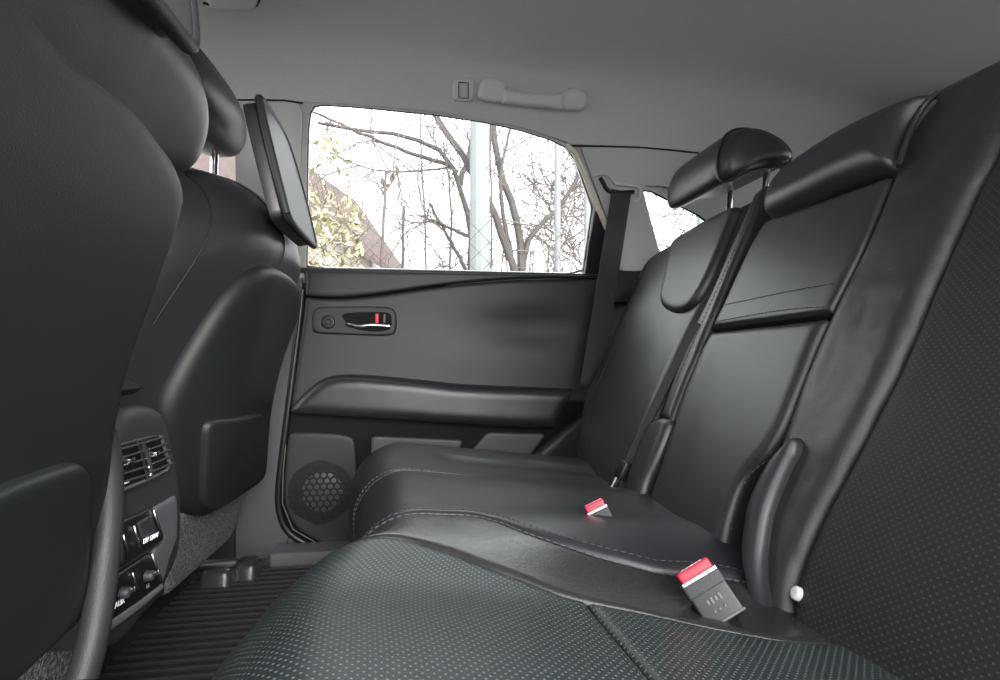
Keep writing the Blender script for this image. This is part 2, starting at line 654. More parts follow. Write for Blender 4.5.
def ribbon(name, mat, parent, centers, sides_dir, width, thick=.0016, label=None):
    """flat strap along 3-D points; sides_dir gives the width direction at each point"""
    P = [np.asarray(p, float) for p in centers]
    V, Fc, uv = [], [], []
    L = 0
    for i, p in enumerate(P):
        if i: L += np.linalg.norm(p - P[i - 1])
        w = np.asarray(sides_dir[i] if isinstance(sides_dir, list) else sides_dir, float)
        t = P[min(i + 1, len(P) - 1)] - P[max(i - 1, 0)]
        w = w - t * np.dot(w, t) / max(np.dot(t, t), 1e-12)
        w /= np.linalg.norm(w)
        nn = np.cross(w, t); nn /= np.linalg.norm(nn)
        for a, b in ((-1, -1), (1, -1), (1, 1), (-1, 1)):
            V.append(p + w * a * width / 2 + nn * b * thick / 2)
            uv.append((a * width / 2, L))
    for i in range(len(P) - 1):
        for k in range(4):
            k2 = (k + 1) % 4
            Fc.append((i * 4 + k, i * 4 + k2, i * 4 + 4 + k2, i * 4 + 4 + k))
    Fc.append((0, 1, 2, 3)); b = 4 * (len(P) - 1); Fc.append((b, b + 1, b + 2, b + 3))
    return mesh(name, V, Fc, mat, parent, uv, True, label, True, .6)

def text_part(name, body, mat, parent, origin, xdir, ydir, size, label=None):
    cu = bpy.data.curves.new('lettering_curve', 'FONT')
    cu.body = body
    cu.size = size
    cu.align_x = 'CENTER'
    cu.align_y = 'CENTER'
    cu.extrude = .0003
    ob = bpy.data.objects.new('lettering_tmp', cu)
    COL.objects.link(ob)
    dg = bpy.context.evaluated_depsgraph_get()
    me = bpy.data.meshes.new_from_object(ob.evaluated_get(dg))
    X = np.asarray(xdir, float) / np.linalg.norm(xdir)
    Y = np.asarray(ydir, float); Y = Y - X * np.dot(X, Y); Y /= np.linalg.norm(Y)
    Z = np.cross(X, Y)
    V = [np.asarray(origin) + X * v.co.x + Y * v.co.y + Z * v.co.z for v in me.vertices]
    Fc = [tuple(p.vertices) for p in me.polygons]
    bpy.data.objects.remove(ob)
    return mesh(name, V, Fc, mat, parent, None, False, label)

# ------------------------------------------------------------------ construction planes
REAR = Sheet((.32, 0, .25), (0, 1, 0), (.441, 0, .898), (-1, 0, .4))          # rear bench backrests
FRONT = Sheet((-.355, 0, .30), (0, 1, 0), (.25, 0, 1), (1, 0, -.2))            # front seat backs, seen from behind
DOOR = Sheet((0, 1.38, 0), (1, 0, 0), (0, 0, 1), (0, -1, 0))                   # far rear door below the glass
UPPER = Sheet((0, 1.38, .72), (1, 0, 0), (0, -.35, 1), (0, -1, 0))             # far side above the sill
FBENT = Bent(FRONT.O, FRONT.S, FRONT.T, FRONT.N, lambda s, t: -2.0 * max(0.0, .985 - s) ** 2)
CONS = Sheet((-.315, 0, 0), (0, 1, 0), (0, 0, 1), (1, 0, 0))                   # rear face of the centre console
CU_N = Cushion(-.05, .085)
CU_C = CU_N
CU_F = CU_N

# ================================================================== THE SETTING
def struct(o):
    o['kind'] = 'structure'
    return o

# ---- far side of the car above the sill, with its window openings
W1 = [(306, 275), (306, 240), (306, 180), (307, 130), (309, 113), (313, 106), (322, 104.5), (350, 106), (382, 109), (433, 114), (484, 121.5),
      (518, 129), (552, 139.5), (567, 147), (577, 160), (594, 208), (584, 276)]
W2 = [(643, 190.5), (652, 190.8), (668, 199), (700, 215), (735, 242), (745, 265), (664, 265), (657, 243)]
w1 = [(s, max(t, .006)) for s, t in UPPER.uvs(W1)]
w2 = [(s, max(t, .006)) for s, t in UPPER.uvs(W2)]
TOPT = .43 * 1.0595
wall = struct(plate('wall_right', 'headliner', None, UPPER, [(-1.25, -.03), (1.4, -.03), (1.4, TOPT), (-1.25, TOPT)],
                    [w1, w2, smooth_poly([(-1.15, .05), (-.42, .045), (-.40, .37), (-.95, .36)], 2)], thick=.035))
struct(plate('wall_right_lower', 'trim', None, DOOR, [(-1.25, -.03), (1.4, -.03), (1.4, .72), (-1.25, .72)], n=-.02, thick=.03))
# door glass and quarter glass, set in the outer skin
def pane(name, poly, grow=1.04):
    c = np.mean(np.array(poly), 0)
    P = [tuple(c + (np.array(p) - c) * grow) for p in poly]
    return struct(plate(name, 'glass', None, UPPER, P, n=-.022, thick=.004))
pane('window_1', w1)
pane('window_2', w2)
pane('window_3', smooth_poly([(-1.15, .05), (-.42, .045), (-.40, .37), (-.95, .36)], 2))
# black rubber run round the door glass
def closed_path(poly, n):
    P = [UPPER.map(s, t, n) for s, t in poly]
    return P + [P[0]]
def seal(name, poly, n, r, mat):
    P = np.array(chaikin(dens(poly, 4), 1, True))
    pts = [UPPER.map(s, t, n) for s, t in P]
    return struct(tube(name, mat, None, pts + [pts[0]], r, 6))
seal('trim_1', w1, -.012, .0028, 'door_grey')
seal('trim_2', w2, -.012, .004, 'black')

# ---- near side of the car, the mirror image, behind and beside the camera
NEAR = Sheet((0, -.02, .72), (1, 0, 0), (0, .35, 1), (0, 1, 0))
front_hole = smooth_poly([(-1.15, .05), (-.42, .045), (-.40, .37), (-.95, .36)], 2)
# the near rear door stands open: its whole aperture is clear, from the sill up to the roof rail
TD = .335
struct(plate('wall_left', 'headliner', None, NEAR, [(-1.25, 0), (-.30, 0), (-.30, TD - .06), (-.24, TD), (.30, TD), (.46, TD - .10), (.50, 0), (1.4, 0), (1.4, TOPT), (-1.25, TOPT)], [w2, front_hole], thick=.035))
NEARLOW = Sheet((0, -.03, 0), (1, 0, 0), (0, 0, 1), (0, 1, 0))
struct(plate('wall_left_lower', 'trim', None, NEARLOW, [(-1.25, -.03), (1.4, -.03), (1.4, .72), (.50, .72), (.48, .40), (.30, .05), (-.30, .05), (-.30, .72), (-1.25, .72)], n=-.02, thick=.03))
for k, poly in ((5, w2), (6, front_hole)):
    struct(plate('window_%d' % k, 'light_cut' if k == 6 else 'glass', None, NEAR, poly, n=-.022, thick=.004))  # unseen near front pane; its dark tint is added to hold back light

# ---- pillar trims
bp = UPPER.uvs([(262, 102), (285, 102), (299, 104), (303.5, 112), (302, 150), (300.5, 200), (300, 278), (240, 278), (235, 102)])
struct(plate('trim_3', 'pillar', None, UPPER, bp, n=.010, thick=.009))
cp = UPPER.uvs([(580, 148), (600, 147.5), (640, 148.5), (700, 154.5), (712, 168), (706, 190), (690, 196), (662, 186), (645, 185), (638, 192), (643, 212), (654, 243), (657, 254), (642, 266), (630, 273), (612, 266), (609, 226), (596, 192)])
struct(plate('trim_4', 'pillar', None, UPPER, cp, n=.012, thick=.011))
struct(tube('trim_5', 'rim_glint', None, [UPPER.map(*UPPER.uv(x, y), .008) for x, y in [(566, 146), (574, 153), (583, 172), (595, 202), (606, 228)]], .008, 8))  # pillar edge; its cream colour paints the bright rim reflection
dk = UPPER.uvs([(595, 211), (607, 229), (609, 258), (609, 280), (584, 280), (588, 245)])
struct(plate('trim_6', 'black', None, UPPER, dk, n=.006, thick=.02))
# the parting line between headliner and pillar trim
struct(tube('trim_7', 'seam', None, [UPPER.map(*UPPER.uv(x, y), .003) for x, y in [(571, 146), (600, 146.2), (636, 147.3), (670, 150), (704, 154), (740, 160), (800, 172)]], .0022, 6))
struct(tube('trim_8', 'seam', None, [UPPER.map(*UPPER.uv(x, y), .003) for x, y in [(232, 100), (262, 100), (285, 100.5), (303, 103.5)]], .0018, 6))
# lower pillar and sill cover between the front seat and the door
lp = DOOR.uvs([(288, 278), (303, 278), (299, 330), (290, 400), (281, 470), (279, 505), (288, 530), (318, 548), (345, 560), (345, 572), (236, 572), (238, 400), (262, 278)])
struct(plate('trim_9', 'door_grey', None, DOOR, lp, n=.004, thick=.02))
struct(tube('trim_10', 'seam', None, [DOOR.map(*DOOR.uv(x, y), .004) for x, y in [(291, 531), (286, 545), (284, 560)]], .0015, 6))
struct(tube('trim_11', 'black', None, chaikin([DOOR.map(*DOOR.uv(x, y), .006) for x, y in [(303, 290), (299, 330), (290, 400), (281, 470), (278, 505), (287, 533), (320, 549), (345, 556)]], 3), .009, 8))
struct(box('trim_13', 'black', None, (.64, 1.372, .695), (.13, .012, .045), .006))
struct(box('trim_12', 'grey_trim', None, (.05, 1.325, .022), (.40, .035, .018), .006))

# ---- headliner
edge_px = [(200, 99), (262, 99.5), (285, 100), (303, 102), (318, 102.5), (350, 104), (382, 107), (433, 111.5), (484, 119.5), (518, 127), (552, 137.5), (566, 144.5), (577, 146), (636, 147.5), (701, 153.5), (800, 168)]
edge_st = [UPPER.uv(x, y, .003) for x, y in edge_px]
def side_profile(x):
    """far half of the roof section: from the lower edge of the lining up to the middle of the car"""
    t0 = float(np.interp(x, [p[0] for p in edge_st], [p[1] for p in edge_st]))
    up = .36 * 1.0595
    ts = np.linspace(t0, max(up, t0 + .004), 8)
    pts = [UPPER.map(0, t, .003) for t in ts]
    pts = [(p[1], p[2]) for p in pts]
    y0, z0 = pts[-1]
    ctrl = chaikin([(y0, z0), (y0 - .022, z0 + .060), (y0 - .045, z0 + .10), (y0 - .11, z0 + .125), (y0 - .22, z0 + .135), (.68, z0 + .142)], 3)
    return pts[:-1] + [tuple(q) for q in resample(ctrl, np.linspace(0, 1, 30))]
xs = np.linspace(-1.05, 1.42, 60)
V, Fc = [], []
def roof_dz(x, y):
    e = min(1, abs(y - .68) / .55) ** 4
    d = -.20 * max(0, x - .55) ** 2 - .10 * max(0, -.35 - x) ** 2
    return d * (1 - e)
secs = []
for x in xs:
    h = side_profile(x)
    secs.append(h + [(1.36 - y, z) for y, z in h[-2::-1]])
for off in (0, .03):
    for x, sec in zip(xs, secs):
        for y, z in sec:
            o_ = off * min(1, max(0, (z - 1.0) / .1))
            V.append((x, y + (.002 if off and y > .68 else -.002 if off else 0), z + roof_dz(x, y) + o_))
NP, NX = len(secs[0]), len(xs)
for b in (0, NP * NX):
    for i in range(NX - 1):
        for k in range(NP - 1):
            Fc.append((b + i * NP + k, b + i * NP + k + 1, b + (i + 1) * NP + k + 1, b + (i + 1) * NP + k))
c = NP * NX
for i in range(NX - 1):
    for k in (0, NP - 1):
        Fc.append((i * NP + k, (i + 1) * NP + k, c + (i + 1) * NP + k, c + i * NP + k))
for i in (0, NX - 1):
    for k in range(NP - 1):
        Fc.append((i * NP + k, i * NP + k + 1, c + i * NP + k + 1, c + i * NP + k))
struct(mesh('ceiling', V, Fc, 'headliner'))

# ---- floor, bulkhead, tailgate
struct(box('floor', 'carpet', None, (.08, .68, -.03), (1.33, .74, .02), .004))
BACK = Sheet((1.40, 0, 0), (0, 1, 0), (0, 0, 1), (-1, 0, 0))
rw = smooth_poly([(.16, .74), (1.20, .74), (1.13, 1.03), (.23, 1.03)], 2)
struct(plate('wall_back', 'trim', None, BACK, [(-.05, -.03), (1.41, -.03), (1.30, 1.14), (.06, 1.14)], [rw], thick=.04))
struct(plate('window_4', 'glass', None, BACK, rw, n=-.03, thick=.004))
BULK = Sheet((-1.25, 0, 0), (0, 1, 0), (0, 0, 1), (1, 0, 0))
struct(plate('wall_front', 'black', None, BULK, [(-.05, -.03), (1.41, -.03), (1.41, .66), (-.05, .66)], thick=.04))

# ================================================================== FAR REAR DOOR
door = empty('door_1', (.1, 1.38, .3), kind='structure')
dpx = DOOR.uvs
box('sill_rail', 'soft', door, (.10, 1.385, .7215), (.41, .022, .006), .004)
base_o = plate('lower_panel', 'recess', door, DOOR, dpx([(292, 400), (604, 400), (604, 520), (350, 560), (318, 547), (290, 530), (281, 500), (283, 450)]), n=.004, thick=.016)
up_b = [(305, 295.5), (327, 297.3), (349, 297), (380, 293.5), (412, 288.8), (446, 284), (480, 280.6), (517, 278), (600, 276.8)]
up_t = [(305, 270.5), (330, 270.8), (349, 271), (380, 271.5), (412, 272), (446, 272.6), (480, 273.2), (517, 274), (600, 275.2)]
pad('upper_rail', 'soft', door, DOOR, dpx(up_t, .02), dpx(up_b, .02), r=.006, depth=.02, n0=.022, nu=10, nv=50)
mt = [(x, y + 1.4) for x, y in up_b]
mb_ = [(290, 410), (310, 398), (349, 393), (380, 394), (412, 396), (446, 398), (480, 400), (517, 402), (588, 404)]
pad('main_panel', 'soft', door, DOOR, dpx(mt, .012), dpx(mb_, .012), r=.008, depth=.02, n0=.014, nu=24, nv=50,
    extra=lambda s, t: -.016 * math.exp(-((s - .30) / .16) ** 2 - ((t - .58) / .05) ** 2))
# armrest: a soft bolster with a stitched upper edge
ar_t = [(289, 411), (296, 401), (306, 391), (318, 381), (330, 376), (349, 374.5), (375, 376), (402, 378.5), (428, 381), (455, 384.5), (500, 386.5), (540, 388), (576, 389.5)]
ar_b = [(291, 414.5), (300, 414.8), (312, 415.2), (324, 416), (336, 417), (352, 418), (377, 419.5), (402, 421), (428, 422.5), (455, 424.5), (500, 426.8), (535, 428.5), (556, 428)]
ao, af = pad('armrest', 'leather', door, DOOR, dpx(ar_t, .05), dpx(ar_b, .05), r=.028, depth=.05, n0=.062, nu=18, nv=46)
sl1 = path_on(af, dpx([(293, 409), (306, 395), (320, 384), (334, 379), (352, 378), (400, 382), (455, 391), (500, 396), (545, 399), (572, 399)], .05), 120, off=.0006)
stitches('armrest_stitching', door, [sl1], r=.0009, dash=.006, gap=.004)
# speaker panel with round perforated grille
sp, spf = blob('speaker_panel', 'trim', door, DOOR, dpx([(293, 431), (352, 433), (357, 445), (358, 520), (345, 556), (318, 541), (295, 527), (284.5, 503), (285, 470), (289, 436)], .01), r=.006, depth=.012, n0=.022, rings=10, it=2)
tube('speaker_panel_rim', 'grey_trim', door, [DOOR.map(s, t, .022) for s, t in dpx([(286, 445), (283.5, 470), (282.5, 503), (293, 529), (318, 543.5), (338, 552)], .02)], .0016, 6)
gc = np.array(DOOR.uv(320.5, 492, .024)); gr = .078
def disc(c, r, n, dome=0.0, seg=48, rings=6):
    V, Fc = [DOOR.map(c[0], c[1], n + dome)], []
    for k in range(1, rings + 1):
        for i in range(seg):
            a = 2 * math.pi * i / seg
            q = k / rings
            V.append(DOOR.map(c[0] + r * q * math.cos(a), c[1] + r * q * math.sin(a), n + dome * (1 - q * q)))
    for i in range(seg):
        Fc.append((0, 1 + i, 1 + (i + 1) % seg))
    for k in range(rings - 1):
        for i in range(seg):
            a, b = 1 + k * seg + i, 1 + k * seg + (i + 1) % seg
            Fc.append((a, b, b + seg, a + seg))
    return V, Fc
v, f = disc(gc, gr, .0232)
mesh('speaker_well', 'black' and v, f, 'black', door)
v, f = disc(np.array(DOOR.uv(322.5, 492, .024)), .05, .0236, .004)
spk = mesh('speaker_cone', v, f, 'speaker', door)
mb = MB()
P = .0165
for j in range(-7, 8):
    for i in range(-7, 8):
        cx = (i + (j % 2) * .5) * P
        cy = j * P * .866
        if math.hypot(cx, cy) > gr - .004:
            continue
        ring = []
        for rr in (P * .577, P * .40):
            for k in range(6):
                a = math.pi / 6 + k * math.pi / 3
                ring.append((gc[0] + cx + rr * math.cos(a), gc[1] + cy + rr * math.sin(a)))
        vv = [DOOR.map(s, t, .0285) for s, t in ring] + [DOOR.map(s, t, .0268) for s, t in ring]
        ff = []
        for k in range(6):
            k2 = (k + 1) % 6
            ff += [(k, k2, 6 + k2, 6 + k), (6 + k, 6 + k2, 18 + k2, 18 + k)]
        mb.add(vv, ff)
mb.build('speaker_grille', 'black', door, smooth=False)
# map pocket faces
blob('map_pocket', 'door_grey', door, DOOR, dens(dpx([(371, 436), (463, 440), (452, 472), (371, 474)], .02)), r=.004, depth=.012, n0=.026, rings=8, it=1)
blob('rear_lower_panel', 'door_grey', door, DOOR, dens(dpx([(487, 432.5), (546, 434), (512, 480), (445, 480)], .02)), r=.004, depth=.012, n0=.024, rings=8, it=1)
blob('rear_corner', 'soft', door, DOOR, dpx([(577, 417), (604, 396), (604, 500), (560, 508), (517, 470), (545, 443)], .03), r=.02, depth=.03, n0=.045, rings=10, it=2)
# inner release: bezel, cup, chrome lever, red lock tab and the small round tweeter
hb = empty('door_release', tuple(DOOR.map(*DOOR.uv(352, 322), .03)))
hb.parent = door
hb.location = tuple(ABS[hb] - ABS[door])
blob('bezel', 'trim', hb, DOOR, dpx([(312.5, 308), (326, 306.5), (375, 306.5), (391, 307.2), (396.5, 312), (397, 330), (392, 336), (360, 335), (330, 333.8), (314, 333), (312.2, 328)], .02), r=.004, depth=.012, n0=.026, rings=9, it=2)
blob('cup', 'recess', hb, DOOR, dpx([(341, 313.5), (360, 312), (388, 312), (392, 316), (391.5, 328), (386, 331.5), (366, 331.5), (352, 328), (344, 320)], .026), r=.0015, depth=.004, n0=.0275, rings=8, it=2)
lv = [DOOR.map(*DOOR.uv(x, y, .034), .034) for x, y in [(345, 323.2), (352, 325), (360, 326.5), (368, 325), (378, 325.2), (390, 326.2)]]
tube('lever', 'chrome', hb, chaikin(lv, 2), list(np.interp(np.linspace(0, 1, len(chaikin(lv, 2))), [0, .15, .5, 1], [.002, .0055, .0062, .005])), 10)
v, f = box_geo(DOOR.map(*DOOR.uv(376.8, 318.5, .031), .031), XYZ, (.0042, .003, .0125), .0015)
mesh('lock_tab', v, f, 'red', hb)
v, f = box_geo(DOOR.map(*DOOR.uv(384.5, 318.5, .03), .03), XYZ, (.003, .003, .011), .0015)
mesh('lock_rocker', v, f, 'grey_trim', hb)
tc_ = np.array(DOOR.uv(328, 322, .028))
tw, twf = blob('tweeter', 'black', hb, DOOR, [(tc_[0] + .0175 * math.cos(a), tc_[1] + .0175 * math.sin(a)) for a in np.linspace(0, 2 * math.pi, 25)[:-1]], r=.003, depth=.003, n0=.0295, rings=6, npts=36)
mb = MB()
for k in range(12):
    a = k * math.pi / 6
    pp = [DOOR.map(tc_[0] + q * math.cos(a), tc_[1] + q * math.sin(a), .0302) for q in (.005, .0155)]
    mb.add(*tube_geo(pp, .0012, 5))
mb.build('tweeter_fins', 'trim', hb)

# ================================================================== THINGS ON THE ROOF LINING
ux = UPPER.uvs
gh = empty('grab_handle', tuple(UPPER.map(*UPPER.uv(530, 95), 0)), 'grey plastic passenger grab handle on the headliner above the far door window', 'handle')
blob('end_cap', 'handle_grey', gh, UPPER, ux([(478, 92), (481, 81), (487, 78), (499, 78.5), (504, 83), (507.5, 88), (503.5, 104), (488, 101.8), (478, 99)], .02), r=.010, depth=.02, n0=.030, rings=9)
blob('end_cap', 'handle_grey', gh, UPPER, ux([(561, 95), (566, 90), (571, 87), (582, 89.5), (586.5, 94), (587, 100), (584.5, 110.5), (572, 111.3), (559.5, 110)], .02), r=.010, depth=.02, n0=.030, rings=9)
g1 = ux([(504, 89), (512, 90.8), (525, 92.6), (540, 93.8), (552, 94.2), (564, 93.5)], .03)
g2 = ux([(502, 103), (512, 104.3), (525, 105.8), (540, 107.3), (552, 108.6), (563, 110)], .03)
pad('grip', 'handle_grey', gh, UPPER, g1, g2, r=.012, depth=.006, n0=.040, nu=12, nv=24)
blob('back_plate', 'pillar', gh, UPPER, ux([(490, 80), (530, 80), (575, 88), (578, 108), (520, 103), (488, 100)], 0), r=.003, depth=.004, n0=.004, rings=7)
ch = empty('coat_hook', tuple(UPPER.map(*UPPER.uv(463.5, 90), 0)), 'small square grey coat hook beside the grab handle on the headliner', 'hook')
blob('hook_base', 'handle_grey', ch, UPPER, ux([(452.5, 80), (455, 78), (472, 78.5), (474.5, 81), (474.5, 99), (472, 102), (455, 101), (452.5, 98)], .01), r=.004, depth=.012, n0=.014, rings=8)
blob('hook_arm', 'pillar', ch, UPPER, ux([(459.5, 84), (461, 83), (466, 83.3), (467.2, 85), (467.2, 96), (466, 98), (461, 97.6), (459.5, 96)], .018), r=.003, depth=.004, n0=.019, rings=7)
tube('hook_gap', 'seam', ch, [UPPER.map(s, t, .0148) for s, t in ux([(458.7, 82.3), (468.2, 82.7), (468.2, 98.6), (458.7, 98), (458.7, 82.3)], .015)], .0012, 5)
CEIL = Sheet((0, 0, 1.215), (1, 0, 0), (0, 1, 0), (0, 0, -1))
dl = empty('ceiling_lamp', (-.36, .93, 1.21), 'flat grey lamp panel on the headliner at the top edge, above the far front seat', 'ceiling lamp')
blob('housing', 'handle_grey', dl, CEIL, CEIL.uvs([(204, 2), (222, 5.8), (248, 6), (256, 4.5), (259, -2), (256, -70), (200, -70)], .01), r=.006, depth=.02, n0=.020, rings=8)
tube('housing_gap', 'seam', dl, [CEIL.map(s, t, .012) for s, t in CEIL.uvs([(203, 3), (222, 6.8), (248, 7), (257.5, 5.2), (260, -2), (257, -60)], .012)], .0022, 6)
blob('lamp_lens', 'lens', dl, CEIL, CEIL.uvs([(215, -12), (245, -12), (246, -50), (214, -50)], .02), r=.002, depth=.002, n0=.0225, rings=6)

# ================================================================== FAR OUTER SEAT BELT
sb = empty('seat_belt', tuple(UPPER.map(*UPPER.uv(621, 194), .02)), 'black seat belt webbing hanging from its guide in the grey pillar behind the far door', 'seat belt')
top = UPPER.map(*UPPER.uv(621.5, 191, .018), .018)
low = np.array(hit(590, 385, (0, 1.275, 0), np.array([0, 1, 0.])))
ribbon('webbing', 'belt', sb, [top + np.array([0, .012, .006]), top, top * .66 + low * .34 + np.array([.001, -.002, 0]), top * .33 + low * .67, low], (1, 0, -.1), .053)
tube('guide_frame', 'handle_grey', sb, [UPPER.map(s, t, .014) for s, t in ux([(592, 176), (600, 173.5), (607, 174), (611, 178), (615, 184), (625, 185), (636, 186), (640, 189), (639.5, 198), (634, 202)], .014)], .005, 8)
tube('guide_slot', 'black', sb, chaikin([UPPER.map(s, t, .016) for s, t in ux([(600, 178), (603, 182), (606, 189), (612, 193), (634, 192)], .016)], 2), .0055, 8)
# ================================================================== REAR SEATS
ru = REAR.uvs
nb = empty('rear_seat', (.1, .28, .1), 'nearest black leather rear seat with dotted perforated cushion and backrest panels', 'car seat', 'rear bench seats')
mid = empty('rear_seat', (.1, .69, .1), 'middle black leather rear seat with a stitched band across its narrow backrest', 'car seat', 'rear bench seats')
far = empty('rear_seat', (.1, 1.04, .1), 'far black leather rear seat by the door with the raised headrest on posts', 'car seat', 'rear bench seats')

# ---- cushions ------------------------------------------------------------
def edge_t(cu, T, pts):
    """y of the perforated panel's inner edge as a function of t"""
    q = sorted(cu.uvs(pts), key=lambda p: p[1])
    return [np.interp(t, [p[1] for p in q], [p[0] for p in q]) for t in T]
TE = CU_N.tl + CU_N.R * CU_N.ang + .16
inner = [(780, 642), (710, 629), (640, 613), (600, 605), (568, 598), (530, 582), (488, 568), (455, 556), (428, 548), (402, 541), (376, 536)]
t_split = .275
Tb = np.linspace(.03, t_split - .0004, 14)
Tf = np.linspace(t_split + .0004, TE, 30)
yb = edge_t(CU_N, Tb, inner)
yf = edge_t(CU_N, Tf, inner)
pad('cushion_insert', 'perf', nb, CU_N, [(.10, t) for t in Tb], list(zip(yb, Tb)), r=.005, depth=.02, nu=24, nv=24, n0=.002, it=0)
pad('cushion_thigh_panel', 'perf', nb, CU_N, [(.10, t) for t in Tf], list(zip(yf, Tf)), r=.006, depth=.02, nu=28, nv=60, n0=.002, crown=.005, cw=.08, it=0)
seam_px = [(662, 574), (600, 558), (560, 545), (512, 531), (480, 521), (456, 516), (436, 513.5), (416, 513)]
Tall = np.linspace(.015, TE, 44)
ys = np.array(edge_t(CU_N, Tall, seam_px))
yi = np.array(edge_t(CU_N, Tall, inner))
so, sf = pad('cushion_bolster', 'leather_worn', nb, CU_N, list(zip(yi + .0006, Tall)), list(zip(ys - .0006, Tall)), r=.005, depth=.03, nu=14, nv=60, n0=.002, it=0)
pad('cushion_bolster', 'leather', nb, CU_N, [(.0, t) for t in Tall], [(.098, t) for t in Tall], r=.02, depth=.03, nu=10, nv=40, n0=.006, it=0)
stl = [sf(s - .005, t, .0008) for s, t in zip(ys[3:38], Tall[3:38])]
stitches('cushion_stitching', nb, [stl], r=.0009, dash=.006, gap=.003)

Tc = np.linspace(.03, CU_C.tl + CU_C.R * CU_C.ang + .16, 44)
ysc = np.array(edge_t(CU_C, Tc, seam_px))
yc2 = np.interp(Tc, [0, .2, .4, .8], [.80, .835, .86, .865])
co, cf = pad('cushion', 'leather', mid, CU_C, list(zip(ysc + .0006, Tc)), list(zip(yc2, Tc)), r=.007, depth=.03, nu=22, nv=60, n0=.004, it=0)
cst = [cf(s + .012, t, .0008) for s, t in zip(ysc[2:40], Tc[2:40])]
stitches('cushion_stitching', mid, [cst], r=.0007, dash=.005, gap=.003, mat='thread_dark')
stitches('cushion_stitching', mid, [[cf(s - .007, t, .0008) for s, t in zip(yc2[20:], Tc[20:])]], r=.0008, dash=.005, gap=.003)

fo, ff_ = pad('cushion', 'leather', far, CU_F, list(zip(np.interp(Tall, [0, .2, .4, .8], [.803, .838, .863, .868]), Tall)), [(1.285, t) for t in Tall], r=.012, depth=.03, nu=30, nv=60, n0=.003, it=0,
             extra=lambda s, t: -.010 * math.exp(-((s - .965) / .012) ** 2) * (1 if t > .1 else t / .1) * (1 if t < .36 else max(0, 1 - (t - .36) / .06)))
stitches('cushion_stitching', far, [[ff_(.877, t, .0008) for t in np.linspace(.42, TE - .02, 40)]], r=.0008, dash=.005, gap=.003)
for par, ya, yz in ((nb, .02, .59), (mid, .64, .83), (far, .88, 1.27)):
    box('cushion_base', 'trim', par, (.17, (ya + yz) / 2, .13), (.215, (yz - ya) / 2, .07), .02)

# ---- near backrest -------------------------------------------------------
bl_o = [(935, 92), (918, 112), (905, 145), (897, 172), (868, 245), (842, 295), (822, 338), (805, 378), (790, 420), (778, 455), (762, 505), (752, 560), (748, 600), (752, 640), (760, 675)]
bl_i = [(1040, 40), (1022, 95), (1003, 150), (982, 185), (967, 220), (950, 256), (921, 325), (900, 375), (876, 420), (854, 464), (829, 508), (812, 545), (800, 575), (793, 612), (796, 660)]
A = ru(bl_o, -.006); B = ru(bl_i, -.006)
bo, bf = pad('backrest_bolster', 'leather_soft', nb, REAR, A, B, r=.022, depth=.09, nu=20, nv=60, n0=.004, crown=.0, it=2)
Bi = [(s - .002, t) for s, t in B]
pad('backrest_insert', 'perf_back', nb, REAR, Bi, [(.15, t) for s, t in Bi], r=.010, depth=.06, nu=24, nv=50, n0=.0, it=2)
pad('backrest_bolster', 'leather', nb, REAR, [(.148, t) for s, t in Bi], [(.07, t) for s, t in Bi], r=.02, depth=.08, nu=10, nv=40, n0=.01)
# wing at the foot of the bolster
wing_o = [(795, 436), (784, 446), (772, 458), (758, 483), (748, 507), (744, 535), (742, 560), (748, 590), (757, 615), (772, 640)]
wing_i = [(797, 440), (795, 452), (788, 464), (777, 488), (768, 512), (764, 535), (761, 560), (763, 590), (770, 615), (785, 640)]
pad('backrest_wing', 'leather', nb, REAR, ru(wing_o, .012), ru(wing_i, .012), r=.012, depth=.03, nu=12, nv=40, n0=.020)
bt = ru([(798, 594)], .0)[0]
blob('button', 'button', nb, REAR, [(bt[0] + .0058 * math.cos(a), bt[1] + .0066 * math.sin(a)) for a in np.linspace(0, 2 * math.pi, 25)[:-1]], r=.003, depth=.008, n0=.005, rings=6, npts=32, label='pale grey round button')

# ---- middle backrest -----------------------------------------------------
Lp = [(766, 221), (750, 248), (737, 276), (725, 303), (713, 328)]
Rp = [(893, 176), (877, 215), (862, 252), (846, 284), (831, 313)]
uo, uf = pad('backrest', 'leather', mid, REAR, ru(Lp), ru(Rp), r=.008, depth=.09, nu=24, nv=30, n0=.004,
             extra=lambda s, t: 0)
Ll = [(712, 331), (700, 352), (690, 377), (679, 402), (671, 428), (661, 465), (653, 487), (647, 505), (648, 540), (652, 560)]
Rl = [(829, 317), (816, 344), (801, 384), (787, 421), (776, 440), (764, 458), (748, 474), (738, 490), (726, 528), (721, 572)]
lo, lf = pad('armrest_panel', 'leather', mid, REAR, ru(Ll), ru(Rl), r=.014, depth=.08, nu=26, nv=50, n0=.004)
s1 = path_on(uf, ru([(727, 306), (770, 297), (805, 290), (837, 285)]), 90, off=.0008)
s2 = path_on(uf, ru([(717, 323), (755, 316), (795, 310), (830, 308)]), 90, off=.0008)
for s_ in (s1, s2):
    stitches('band_stitching', mid, [s_], r=.0008, dash=.0055, gap=.003)
st3 = path_on(lf, [(s + .004, t) for s, t in ru([(801, 388), (787, 425), (764, 462), (740, 494), (729, 530)])], 90, off=.0008)
stitches('edge_stitching', mid, [st3], r=.0008, dash=.005, gap=.003)
pl = [(766, 219), (766, 206), (774, 187), (790, 168), (815, 150), (850, 128), (900, 104), (922, 96), (936, 93), (928, 103), (916, 116), (904, 138), (896, 162), (890, 170), (865, 176), (838, 186), (812, 198), (787, 210)]
po, pf = blob('top_roll', 'leather', mid, REAR, ru(pl, .012), r=.032, depth=.07, n0=.034, rings=16, npts=120, center=ru([(840, 155)], .012)[0], it=2)
